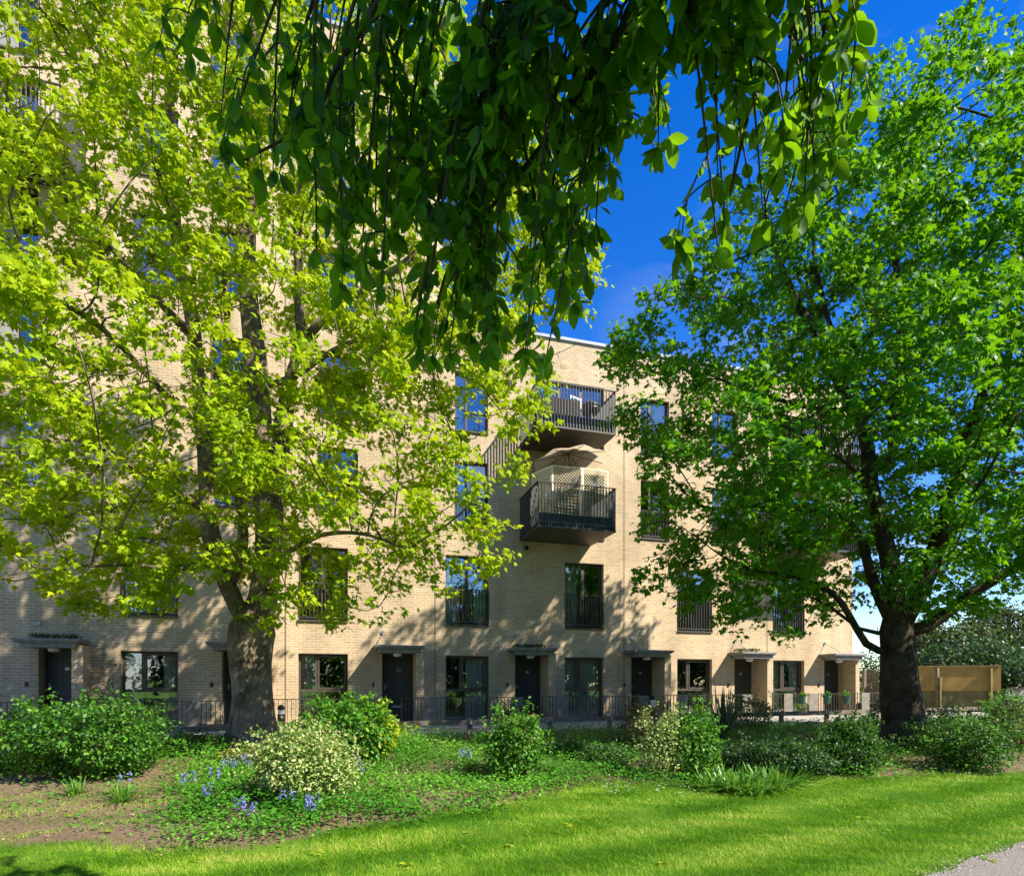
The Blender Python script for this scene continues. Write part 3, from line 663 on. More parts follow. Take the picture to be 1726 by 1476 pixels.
# ------------------------------------------------------------------ fences at the right
def fence_run(name, a, c, z0, z1, n, mat_b, label, split=None, posts=None, slat=.1, gap=.006):
    t = thing(name, (a[0], a[1], z0), label, 'fence')
    A = Vector((a[0], a[1], 0)); Cc = Vector((c[0], c[1], 0)); Ln = (Cc-A).length; d = (Cc-A)/Ln; nr = Vector((d.y, -d.x, 0))
    zt = split if split else z1
    b = MB(); k = 0.0
    while k < Ln-.01:
        e = min(k+slat-gap, Ln); p0 = A+d*k; p1 = A+d*e; o_ = nr*(.012 if int(k/slat) % 2 else 0)
        vs = [p0+o_, p1+o_, p1+o_-nr*.02, p0+o_-nr*.02]; b.add([v+Vector((0,0,z0)) for v in vs]+[v+Vector((0,0,zt)) for v in vs], [(0,3,2,1),(4,5,6,7),(0,1,5,4),(1,2,6,5),(2,3,7,6),(3,0,4,7)]); k += slat
    b.build('boards', mat_b, t)
    if split:
        nP = 3
        for i in range(nP):
            p0 = A+d*(Ln*i/nP+.004); p1 = A+d*(Ln*(i+1)/nP-.004); o_ = nr*.03
            vs = [p0+o_, p1+o_, p1+o_-nr*.02, p0+o_-nr*.02]; MB().add([v+Vector((0,0,split-.02)) for v in vs]+[v+Vector((0,0,z1)) for v in vs], [(0,3,2,1),(4,5,6,7),(0,1,5,4),(1,2,6,5),(2,3,7,6),(3,0,4,7)]).build('plywood_panel', M['ply'], t)
        MB().bar(A+nr*.04+Vector((0,0,z1+.012)), Cc+nr*.04+Vector((0,0,z1+.012)), .06, .025).build('top_strip', M['timber_pale'], t)
    for u, h in (posts or []):
        p = A+d*u+nr*.075; MB().box(p.x-.045, p.x+.045, p.y-.045, p.y+.045, z0-.1, h).build('post', mat_b, t)
    return t
Lp = cw(14.75*1.0, 22.3); pa = cw((1545-863)/FX*22.6, 22.6); pb = cw((1687-863)/FX*21.6, 21.6)
fence_run('timber_fence', pa, pb, .45, H(.735), 3, M['timber_olive'], 'olive green board fence topped with orange plywood, beyond the maple trunk', split=H(-.13), posts=[(.7, H(.35)), (2.2, H(.66))])
pc = cw((1452-863)/FX*23.6, 23.6); pd = cw((1544-863)/FX*22.7, 22.7)
fence_run('slatted_fence', pc, pd, .5, H(.62), 3, M['timber'], 'grey brown slatted fence between the building corner and the maple trunk', posts=[(0.1, H(.7)), (.9, H(.68)), (1.7, H(.7)), (2.4, H(.7))], slat=.085, gap=.018)
pe = cw((1692-863)/FX*24.5, 24.5); pf = cw((1900-863)/FX*24.5, 24.5)
t = thing('boundary_wall', (pe[0], pe[1], .5), 'low pale rendered wall at the right edge, beyond the fence', 'wall')
MB().bar((pe[0], pe[1], 1.0), (pf[0], pf[1], 1.0), .2, 1.15).build('wall', simple('pale_render', (.5, .46, .4), .9), t); MB().bar((pe[0], pe[1], 1.6), (pf[0], pf[1], 1.6), .28, .05).build('coping', M['concrete'], t)
t = thing('metal_railing', tuple(cw((1690-863)/FX*23, 23)), 'short grey metal railing before the pale wall at the right edge', 'railing')
a = cw((1694-863)/FX*23.2, 23.2); c = cw((1830-863)/FX*23.2, 23.2); bb = MB()
MB().bar((a[0], a[1], H(-.32)), (c[0], c[1], H(-.32)), .04, .04).build('rail', M['steel'], t)
for i in range(28): p = a+(c-a)*i/27; bb.box(p[0]-.01, p[0]+.01, p[1]-.01, p[1]+.01, .5, H(-.34))
bb.build('bars', M['steel'], t)

# ------------------------------------------------------------------ leaves
def unit(a): return a / np.maximum(np.linalg.norm(a, axis=-1, keepdims=True), 1e-9)
MAPLE = np.array([(0,0,0), (.10,.14,-.02), (.40,.05,-.10), (.26,.27,-.03), (.56,.50,-.14), (.25,.52,-.03), (.17,.70,-.05), (0,1.0,-.16),
                  (-.17,.70,-.05), (-.25,.52,-.03), (-.56,.50,-.14), (-.26,.27,-.03), (-.40,.05,-.10), (-.10,.14,-.02), (0,.38,.03)])
MAPLE_T = np.array([(14, i, i+1) for i in range(0, 13)] + [(14, 13, 0)])
OVAL = np.array([(0,0,0), (.20,.22,-.03), (.30,.48,-.05), (.22,.75,-.06), (0,1,-.12), (-.22,.75,-.06), (-.30,.48,-.05), (-.20,.22,-.03), (0,.5,.03)])
OVAL_T = np.array([(8, i, i+1) for i in range(0, 7)] + [(8, 7, 0)])
DIAM = np.array([(0,0,0), (.36,.5,-.08), (0,1,-.05), (-.36,.5,-.08)]); DIAM_T = np.array([(0,1,2), (0,2,3)])
def leaves(name, pos, dirs, nrm, size, tmpl, tri, m, parent=None, var=None):
    n = len(pos); d = unit(dirs); nn = unit(nrm - d*np.sum(nrm*d, 1, keepdims=True)); s = np.cross(d, nn)
    V = pos[:, None] + size[:, None, None]*(tmpl[None, :, 0:1]*s[:, None] + tmpl[None, :, 1:2]*d[:, None] + tmpl[None, :, 2:3]*nn[:, None])
    k = len(tmpl); T = (tri[None] + (np.arange(n)*k)[:, None, None]).reshape(-1, 3)
    if var is None: var = rng.random(n)
    return np_mesh(name, V.reshape(-1, 3), T, m, parent, np.repeat(np.clip(var, 0, 1), k))
def rand_dir(n, flat=1.0):
    v = rng.normal(size=(n, 3)); v[:, 2] *= flat; return unit(v)

# ------------------------------------------------------------------ trees by space colonisation
def in_ell(p, ells):
    m = np.zeros(len(p), bool)
    for c, r in ells: m |= (((p-np.array(c))/np.array(r))**2).sum(1) < 1
    return m
def sample_ells(n, ells, shell=.0, floor=None):
    out = []; vol = np.array([np.prod(r) for c, r in ells]); pr = vol/vol.sum()
    k = rng.choice(len(ells), n, p=pr)
    d = rand_dir(n); rad = rng.random(n)**(1/3.)
    c = np.array([e[0] for e in ells])[k]; r = np.array([e[1] for e in ells])[k]
    return c + d*r*rad[:, None]
def grow(limbs, att, D=.28, di=2.4, dk=.5, iters=120, up=.04, maxn=9000):
    pos = []; par = []
    for lm in limbs:                      # each: (parent index or -1, [points])
        pi, pts = lm
        for p in pts: pos.append(p); par.append(pi); pi = len(pos)-1
    pos = [np.array(p, float) for p in pos]; P_ = np.array(pos); kids = np.zeros(len(P_), int)
    for q in par:
        if q >= 0: kids[q] += 1
    par = list(par); alive = np.ones(len(att), bool)
    near = np.zeros(len(att), int); dist = np.full(len(att), 1e9)
    def upd(i0, P_):
        new = P_[i0:]
        for s in range(0, len(new), 200):
            ch = new[s:s+200]; dd = np.linalg.norm(att[:, None]-ch[None], axis=2); j = dd.argmin(1); v = dd[np.arange(len(att)), j]
            b_ = v < dist; dist[b_] = v[b_]; near[b_] = i0+s+j[b_]
    upd(0, P_)
    for it in range(iters):
        act = alive & (dist < (di if it > 12 else 6))
        if not act.any(): break
        acc = np.zeros_like(P_); u = unit(att[act]-P_[near[act]]); np.add.at(acc, near[act], u)
        idx = np.unique(near[act]); idx = idx[kids[idx] < 3]
        if len(idx) == 0: break
        dirn = unit(unit(acc[idx]) + np.array([0, 0, up]) + rng.normal(0, .16, (len(idx), 3)))
        newp = P_[idx] + dirn*D; kids[idx] += 1
        par += list(idx); i0 = len(P_); P_ = np.vstack([P_, newp]); kids = np.concatenate([kids, np.zeros(len(idx), int)])
        upd(i0, P_); alive &= dist > dk
        if len(P_) > maxn: break
    return P_, np.array(par)
def skeleton(P_, par, tip=.0075, ex=2.3, fixed=None):
    n = len(P_); r = np.zeros(n); ch = [[] for _ in range(n)]
    for i in range(n):
        if par[i] >= 0: ch[par[i]].append(i)
    acc = np.zeros(n)
    order = sorted(range(n), key=lambda i: -i)      # children come after parents
    for i in order:
        r[i] = max(tip, acc[i]**(1/ex)) if ch[i] else tip
        if fixed is not None and i in fixed: r[i] = max(r[i] if False else 0, fixed[i])
        if par[i] >= 0: acc[par[i]] += r[i]**ex
    return r, ch
def branches_mesh(P_, par, r, ch, m, name, parent, skip=set(), rough=.0):
    b = MB(); n = len(P_); start = [i for i in range(n) if par[i] < 0]
    stack = [(i, None) for i in start]
    while stack:
        i, fr = stack.pop(); line = []; rad = []
        if fr is not None: line.append(P_[fr]); rad.append(min(r[fr], r[i]*1.25))
        cur = i
        while True:
            line.append(P_[cur]); rad.append(r[cur])
            if not ch[cur]: break
            nx = max(ch[cur], key=lambda q: r[q])
            for q in ch[cur]:
                if q != nx: stack.append((q, cur))
            cur = nx
        if len(line) < 2: continue
        R = max(rad); ns = 28 if R > .2 else 12 if R > .1 else 8 if R > .04 else 5 if R > .015 else 3
        line = [np.array(p) for p in line]
        if len(line) > 3:                          # smooth the path a little
            l2 = [line[0]]+[(line[i-1]+2*line[i]+line[i+1])/4 for i in range(1, len(line)-1)]+[line[-1]]; line = l2
        b.tube(line, rad, ns, caps=R > .03, rough=rough if R > .06 else 0, seed=len(line))
    return b.build(name, m, parent, smooth=True)
def polyline(pts, step=.28):
    pts = [np.array(p, float) for p in pts]; out = [pts[0]]
    # Catmull-Rom resample
    P4 = [2*pts[0]-pts[1]]+pts+[2*pts[-1]-pts[-2]]
    for i in range(1, len(P4)-2):
        n = max(1, int(np.linalg.norm(P4[i+1]-P4[i])/step))
        for k in range(1, n+1):
            t = k/n; a, b_, c, d = P4[i-1], P4[i], P4[i+1], P4[i+2]
            out.append(.5*((2*b_)+(-a+c)*t+(2*a-5*b_+4*c-d)*t*t+(-a+3*b_-3*c+d)*t**3))
    return out
def maple_tree(name, base, label, limb_defs, ells, natt, nleaf, size, leafm, barkm, trunk_prof, group=None, flow=.6, rl=.035, seed=1, carve=None, dk=.5, tuft=.2, gaps=0, pw=2.3):
    global rng
    rng = np.random.default_rng(seed)
    t = thing(name, base, label, 'tree', group)
    # trunk + limbs (world points; radii given)
    nodes = []; limbs = []; fixed = {}; ends = {}
    for key, parent_key, pts, r0, r1 in limb_defs:
        if parent_key is None: pi = -1; seq = polyline(pts)
        else:
            cand = ends[parent_key]; p0 = np.array(pts[0]); pi = min(cand, key=lambda q: np.linalg.norm(nodes[q]-p0)); seq = polyline([nodes[pi]]+list(pts))[1:]
        limbs.append((pi, seq)); ids = []
        for k, p in enumerate(seq):
            f = k/max(1, len(seq)-1); nodes.append(p); ids.append(len(nodes)-1); fixed[len(nodes)-1] = r0*(1-f)+r1*f
        ends[key] = ids
    att = sample_ells(natt, ells)
    att = att[att[:, 2] > .9]
    if gaps:
        gc = sample_ells(gaps, ells); gr = rng.uniform(.5, 1.25, gaps); keep = np.ones(len(att), bool)
        for c_, r_ in zip(gc, gr): keep &= np.linalg.norm((att-c_)*np.array([1, 1, 1.5]), axis=1) > r_
        att = att[keep]
    att = att[att[:, 1] < W-.9]
    P_, par = grow(limbs, att, dk=dk)
    r, ch = skeleton(P_, par, fixed=fixed, ex=pw)
    # trunk flare
    tb = ends[limb_defs[0][0]]
    for q in tb:
        h = P_[q][2]-base[2]; r[q] *= 1 + .42*math.exp(-max(h, 0)/.28)
    split = set(fixed)
    branches_mesh(P_, par, r, ch, barkm, 'trunk', t, rough=.2)
    # leaves at the thin ends
    tips = np.where(r < rl)[0]; tips = tips[P_[tips, 2] > 1.2]
    tips = tips[rng.random(len(tips)) < .55]
    thick = P_[np.where(r > .055)[0]]
    dmin = np.array([np.linalg.norm(thick-P_[q], axis=1).min() for q in tips]); tips = tips[(dmin > .55) | (rng.random(len(tips)) < .25)]
    w = np.where([len(ch[q]) == 0 for q in tips], 2.5, 1.0); pick = rng.choice(tips, nleaf, p=w/w.sum())
    cen = P_[tb].mean(0)
    nc = nleaf//13; cn = rng.choice(tips, nc, p=w/w.sum()); cc = P_[cn]+rng.normal(size=(nc, 3))*np.array([tuft, tuft, tuft*.6])     # leaves sit in tufts
    ci = rng.integers(0, nc, nleaf); pick = cn[ci]; pos = cc[ci]+rng.normal(size=(nleaf, 3))*np.array([.095, .095, .055])
    out = unit(P_[pick]-np.array([cen[0], cen[1], cen[2]+2])); out[:, 2] *= .3
    sunh = np.array([SUN.x, SUN.y, SUN.z])
    d = unit(out*flow + rng.normal(0, .55, (nleaf, 3)) + np.array([0, 0, -.55]))
    nn = unit(rng.normal(0, .5, (nleaf, 3)) + np.array([0, 0, .8]) + sunh*.35)
    clus = (np.sin(P_[pick][:, 0]*2.1+P_[pick][:, 2]*1.3)*np.sin(P_[pick][:, 2]*2.3-P_[pick][:, 1]*1.7)+1)/2
    var = .3*rng.random(nleaf)+.35*rng.random(nc)[ci]+.35*clus
    sz = size*rng.uniform(.55, 1.2, nleaf)
    leaves('crown', pos, d, nn, sz, MAPLE, MAPLE_T, leafm, t, var)
    print(name, len(P_), 'nodes', len(tips), 'tips')
    return t
def CE(r, f, u, rr, rf, ru): # ellipsoid in camera-relative metres
    return (tuple(cw(r, f, u)), (rr, rf, ru))

# --- left sycamore (trunk base photographed left of the middle)
B1, T1 = G(425, 1262)
def Q(x, y, dt=0, T=T1): return P(x, y, T+dt)
limbs1 = [
 ('trunk', None, [P(424, 1290, T1), Q(424, 1262), Q(424, 1180), Q(422, 1110), Q(424, 1060)], .40, .36),
 ('left', 'trunk', [Q(400, 1030), Q(385, 985), Q(365, 930, .1), Q(350, 860, .2), Q(345, 760, .3), Q(335, 650, .3), Q(325, 540, .3), Q(300, 420, .2), Q(290, 300), Q(285, 130, -.1), Q(280, -60, -.2)], .17, .05),
 ('mid', 'trunk', [Q(445, 1010), Q(452, 940), Q(455, 870), Q(450, 800), Q(440, 720, -.1), Q(430, 620, -.1), Q(420, 520, -.2), Q(415, 420, -.3), Q(420, 300, -.3), Q(430, 120, -.3), Q(430, -60, -.3)], .26, .05),
 ('inner', 'left', [Q(400, 960, -.2), Q(412, 900, -.4), Q(395, 800, -.6), Q(380, 660, -.8), Q(385, 540, -.9), Q(370, 430, -1)], .10, .04),
 ('right', 'mid', [Q(460, 780), Q(480, 680, .2), Q(500, 600, .3), Q(540, 540, .3), Q(610, 490, .3), Q(700, 430, .3), Q(790, 330, .2)], .12, .045),
 ('right2', 'right', [Q(505, 560, .1), Q(505, 470, 0), Q(500, 380), Q(520, 250), Q(540, 100)], .09, .04),
 ('right3', 'mid', [Q(490, 640, -.4), Q(560, 590, -.7), Q(640, 560, -.9), Q(720, 560, -1), Q(770, 590, -1.1)], .06, .025),
 ('low_right', 'mid', [Q(480, 935, -.2), Q(540, 900, -.5), Q(620, 900, -.8), Q(690, 930, -1.1)], .055, .02),
 ('low_left', 'left', [Q(330, 850, -.3), Q(290, 830, -.8), Q(230, 790, -1.4), Q(150, 740, -2)], .06, .025),
 ('left2', 'left', [Q(320, 560, -.1), Q(260, 500, -.7), Q(190, 420, -1.3), Q(110, 340, -1.8)], .08, .03),
 ('left3', 'left', [Q(315, 700, -.2), Q(255, 640, -1), Q(170, 550, -1.8), Q(60, 490, -2.4)], .07, .025),
 ('back', 'mid', [Q(470, 820, .6), Q(490, 700, 1.4), Q(500, 580, 2.2), Q(500, 440, 2.6)], .09, .03),
 ('up_left', 'left', [Q(270, 300, -.3), Q(220, 180, -.6), Q(150, 60, -.9)], .07, .03),
 ('twig_low', 'trunk', [Q(380, 960, -.5), Q(300, 960, -1.4), Q(200, 950, -2.2), Q(110, 960, -2.8)], .05, .02),
]
ells1 = [CE(-4.4, T1-.9, 8.4, 5.2, 3.3, 6.6), CE(-5.6, T1-1.2, 3.9, 4.9, 3.8, 2.2), CE(-1.7, T1-1.6, 3.5, 2.2, 1.7, 2.1), CE(-.3, T1-1.5, 7.2, 1.95, 1.8, 3.1), CE(-7.5, T1-2, 2.2, 3, 2, 1.1), CE(-3.3, T1-1.4, 2.0, 1.6, 1.2, 1.3)]
maple_tree('sycamore_tree', B1, 'large sycamore with pale bark and bright yellow green leaves, at the left of the bed', limbs1, ells1, 7500, 84000, .120, M['leaf1'], M['bark1'], None, 'two big trees before the building', seed=11, dk=.42, tuft=.16, gaps=90)

# --- right maple
B2, T2 = G(1530, 1262)
def R_(x, y, dt=0): return P(x, y, T2+dt)
limbs2 = [
 ('trunk', None, [P(1528, 1290, T2), R_(1527, 1262), R_(1523, 1200), R_(1517, 1120), R_(1513, 1060)], .37, .31),
 ('lowleft', 'trunk', [R_(1478, 1105, -.1), R_(1445, 1060, -.2), R_(1420, 1015, -.3), R_(1390, 990, -.5), R_(1330, 970, -.8), R_(1260, 960, -1)], .08, .02),
 ('low2', 'trunk', [R_(1480, 1072, .1), R_(1447, 1062, .2), R_(1400, 1020, .4), R_(1350, 1000, .7)], .045, .02),
 ('left', 'trunk', [R_(1485, 1010), R_(1462, 950), R_(1450, 900), R_(1430, 880, .1), R_(1370, 860, .3), R_(1290, 850, .5), R_(1200, 860, .8)], .12, .03),
 ('mid', 'trunk', [R_(1505, 1000), R_(1495, 930), R_(1470, 840), R_(1465, 780), R_(1460, 730), R_(1430, 680), R_(1400, 610, -.1), R_(1360, 540, -.2), R_(1320, 460, -.3), R_(1290, 360, -.3)], .19, .035),
 ('mid2', 'mid', [R_(1440, 690), R_(1380, 690, .3), R_(1300, 670, .7), R_(1210, 640, 1)], .055, .02),
 ('top', 'mid', [R_(1500, 780), R_(1510, 650), R_(1520, 540), R_(1510, 420), R_(1530, 280), R_(1550, 170)], .11, .015),
 ('rightup', 'trunk', [R_(1545, 1010), R_(1570, 950), R_(1590, 880), R_(1620, 780, -.3), R_(1660, 650, -.6), R_(1700, 500, -.8), R_(1740, 350, -1)], .17, .03),
 ('rightlow', 'trunk', [R_(1560, 1060), R_(1610, 1020, -.1), R_(1670, 980, -.2), R_(1720, 950, -.4), R_(1790, 920, -.6)], .14, .06),
 ('fwd', 'mid', [R_(1480, 860, -.6), R_(1450, 800, -1.4), R_(1400, 760, -2.2), R_(1330, 720, -2.8)], .08, .02),
 ('fwd2', 'rightup', [R_(1600, 900, -.8), R_(1620, 860, -1.8), R_(1640, 840, -2.6)], .07, .02),
 ('twig', 'mid', [R_(1420, 600, -.1), R_(1390, 520, .3), R_(1370, 400, .6), R_(1390, 260, .9)], .06, .02),
]
ells2 = [CE(8.5, T2+.3, 6.9, 5.2, 4.3, 5.7), CE(8.0, T2-.2, 4.2, 5.6, 4.6, 2.8), CE(5.1, T2-.4, 2.8, 3.0, 2.6, 1.9), CE(4.4, T2, 6.6, 2.5, 2.6, 2.6), CE(10.8, T2-.5, 3.7, 3.5, 3.5, 2.3), CE(11, T2+.4, 8.2, 3.5, 3.6, 3.2), CE(5.3, T2+.2, 9.0, 1.9, 2.0, 2.5), CE(12.0, T2, 9.9, 3.2, 3.5, 3.3), CE(9.2, T2+.6, 10.2, 1.6, 1.8, 2.1), CE(7.0, T2+.8, 9.8, 1.0, 1.2, 2.0)]
maple_tree('maple_tree', B2, 'broad maple with dark bark and deep green leaves, at the right of the bed', limbs2, ells2, 7500, 105000, .128, M['leaf2'], M['bark2'], None, 'two big trees before the building', seed=23, dk=.42, tuft=.19, gaps=70)

# --- overhanging cherry whose trunk stands behind the viewer
rng = np.random.default_rng(5)
def cherry():
    base = cw(3.4, -2.4, -EYE)
    t = thing('overhanging_tree', base, 'nearest tree, whose drooping dark green branches hang in from the top of the picture', 'tree')
    b = MB()
    tk = [base-np.array([0, 0, .1]), cw(3.4, -2.4, .2), cw(3.1, -2.1, 2.2), cw(2.6, -1.4, 4.4), cw(2.0, -.4, 6.2)]
    b.tube(polyline(tk, .3), np.linspace(.26, .12, len(polyline(tk, .3))), 14, rough=.05)
    limbA = polyline([cw(2.9, -1.8, 3.1), cw(2.2, -.4, 4.4), cw(1.2, .9, 4.3), cw(.1, 1.7, 4.0), cw(-.9, 2.0, 3.8)], .2)
    limbB = polyline([cw(2.7, -1.5, 3.8), cw(2.6, -.3, 4.6), cw(2.0, .9, 4.3), cw(1.3, 1.6, 3.9)], .2)
    for l in (limbA, limbB): b.tube(l, np.linspace(.13, .04, len(l)), 10, rough=.04)
    ends = [(330,110,.5),(365,190,.4),(400,290,.2),(450,300,.1),(470,330,0),(520,430,.1),(560,390,.3),(600,480,.1),(560,500,.2),(640,480,0),(680,380,.2),(720,560,0),(765,585,.1),(700,440,.4),(800,480,.2),
            (835,520,.0),(860,400,.3),(905,590,-.1),(935,600,.0),(880,470,.2),(950,480,.1),(985,400,.2),(1015,370,.1),(1000,300,.3),(1040,150,.2),(930,300,.4),(830,300,.5),(760,300,.4),(650,260,.5),(540,250,.5),
            (450,180,.4),(1005,130,.5),(700,180,.6),(600,180,.6),(500,120,.5),(900,180,.5),(800,150,.6),(420,80,.4),(960,200,.4),(860,250,.2),(590,330,.3),(740,470,.2),(650,390,.1),(480,260,.3),(780,400,.3),(900,350,.4),(680,300,.3),(980,250,.2),(920,420,.3),(730,240,.2),(560,170,.3),(1030,70,.3),(620,90,.3),(850,90,.3),
            (1085,100,.1),(1110,225,.0),(1150,120,.1),(1205,80,.2),(1250,110,.2),(1192,385,-.1),(1225,360,-.1),(1262,320,.1),(1300,290,.1),(1325,360,.1),(1352,340,.0),(1385,280,.0),(1425,235,.0),(1440,215,-.1),(1410,90,.1),(1420,30,.2),(1330,180,.2),(1280,200,.2),(1370,150,.1),(1230,230,.1),(1300,80,.2),(1350,30,.2),(1210,300,.0),(1240,280,.1),(1290,340,.0),(1340,300,.1),(1310,230,.1),(1390,230,.0),(1260,160,.2),(1180,150,.2),(1410,190,.0),(1365,270,.1),(730,590,.0),(790,560,.1),(820,570,.0),(860,540,.1),(750,520,.1),(700,520,.1),(840,480,.2),(780,520,.2),(620,430,.2),(560,300,.2)]
    LP, LD, LN, LS = [], [], [], []
    for k, (ex, ey, dt) in enumerate(ends):
        if (k % 5 == 4 and ex < 1050 and ey < 400) or (ex > 1060 and ey < 100 and k % 2) or (1075 < ex < 1185 and ey < 200 and k % 3): continue
        T = 2.55+dt
        lm = limbB if ex > 1050 else limbA
        tip = P(ex+rng.normal(0, 14), ey+rng.normal(0, 16), T); sx_ = ex + rng.uniform(60, 330); top = P(sx_, -330+rng.uniform(-60, 60), 2.0+rng.uniform(0, .2))
        if ex > 1050: top = P(ex+rng.uniform(-190, 60), -330, 1.85)
        root = min(lm, key=lambda q: np.linalg.norm(q-top)+rng.random()*.5)
        mid = tip*.4+top*.6 + rng.normal(0, .07, 3)*[1, 1, .5]; mid[:2] += (tip-top)[:2]*.28; mid[2] += .16
        ln = polyline([root, top, mid, tip], .07)
        b.tube(ln, np.linspace(.017, .0028, len(ln)), 5)
        main = [p for p in ln if p[2] < EYE+2.85]
        if len(main) < 2: main = ln[-6:]
        lines = [main]
        for q in range(4 + 2*(len(main) > 12 and 520 < ex < 1000)):
            if len(main) < 4: break
            p0 = main[rng.integers(0, max(1, len(main)-3))]; dd = rng.normal(0, 1, 3); dd[2] = 0; dd = unit(dd)
            Lt = rng.uniform(.12, .34); p2 = p0+dd*Lt*.55+np.array([0, 0, -Lt*.9]); p1 = p0+dd*Lt*.4+np.array([0, 0, -Lt*.3])
            tw = polyline([p0, p1, p2], .05); b.tube(tw, np.linspace(.004, .002, len(tw)), 4); lines.append(tw)
        for lnn in lines:
            for p in lnn[1:]:
                m_ = 1 + int(rng.random() < (.7 if 480 < ex < 1000 else .1))
                for _ in range(m_):
                    dd = rng.normal(0, .55, 3); dd[2] = -.8+rng.normal(0, .35); LP.append(p+rng.normal(0, .012, 3)); LD.append(dd)
                    LN.append(rng.normal(0, 1, 3)); LS.append(rng.uniform(.048, .105))
            for _ in range(3):
                dd = rng.normal(0, .5, 3); dd[2] = -.9; LP.append(lnn[-1]); LD.append(dd); LN.append(rng.normal(0, 1, 3)); LS.append(rng.uniform(.085, .125))
    for pts, r0, r1 in (([(1180, -260, 2.1), (1070, 10, 2.4), (960, 180, 2.6), (880, 290, 2.7), (770, 420, 2.8), (735, 520, 2.8)], .028, .006), ([(760, -260, 2.1), (640, 0, 2.5), (560, 130, 2.7), (535, 200, 2.8), (470, 240, 2.8), (400, 275, 2.8)], .024, .005),
                        ([(1330, -260, 2.0), (1300, 0, 2.4), (1290, 110, 2.5), (1260, 200, 2.6), (1230, 330, 2.6)], .018, .005), ([(1000, -260, 2.1), (890, 0, 2.4), (880, 200, 2.6), (900, 330, 2.6), (930, 460, 2.6)], .016, .004), ([(1400, -200, 2.0), (1330, 60, 2.5), (1370, 130, 2.5), (1400, 200, 2.5)], .014, .005)):
        ln = polyline([P(*q) for q in pts], .1); ln = [min(limbA+limbB, key=lambda q: np.linalg.norm(q-ln[0]))]+ln; b.tube(ln, np.linspace(r0*.8, r1, len(ln)), 7)
    b.build('trunk', M['bark3'], t, smooth=True)
    # unseen crown overhead, added and trimmed to shade the left hanging branches
    n = 9000; dir_ = rand_dir(n); rad = rng.random(n)**(1/2.4)
    c = np.array([cw(1.3, 1.45, 4.5), cw(.3, 2.1, 4.9), cw(2.2, .3, 5.4)]); kk = rng.integers(0, 3, n)
    rr = np.array([(1.25, 1.15, 1.0), (1.3, 1.1, .8), (1.5, 1.2, 1.0)])[kk]
    cp = c[kk]+dir_*rr*rad[:, None]
    rel = cp-np.array([0, 0, EYE]); f = rel[:, 0]*SN+rel[:, 1]*CS; ok = (rel[:, 2] > 1.32*f+.2)
    rt = cp[:, 0]*CS-cp[:, 1]*SN; k = (rel[:, 2]+EYE)/1.35; rl_, fl = rt-1.22*k, f+.68*k     # where its shade would fall
    ok &= ~((rl_ > -.87*fl-.25) & (fl > 4.7)); k = (2.6-f)/.68; ok &= ~((rt-1.22*k > .25) & (k > 0))
    cp = cp[ok]
    pos = np.vstack([np.array(LP), cp]); d = np.vstack([np.array(LD), rng.normal(0, .6, (len(cp), 3))+[0, 0, -.6]]); nn = np.vstack([np.array(LN), rng.normal(0, .7, (len(cp), 3))+[0, 0, .8]])
    sz = np.concatenate([np.array(LS), rng.uniform(.1, .15, len(cp))])
    rel = pos-np.array([0, 0, EYE]); f = rel[:, 0]*SN+rel[:, 1]*CS; rt = rel[:, 0]*CS-rel[:, 1]*SN; k = (rel[:, 2]+EYE)/1.35; rl_, fl = rt-1.22*k, f+.68*k
    ok = ~((rl_ > -.87*fl-.3) & (fl > 4.8) & (rel[:, 2] > 1.14*f)); pos, d, nn, sz = pos[ok], d[ok], nn[ok], sz[ok]     # lets the sun through to the lawn
    leaves('crown', pos, d, nn, sz, OVAL*[.86, 1, 1.3], OVAL_T, M['leaf3'], t)
    print('cherry leaves', len(LP), len(cp))
cherry()

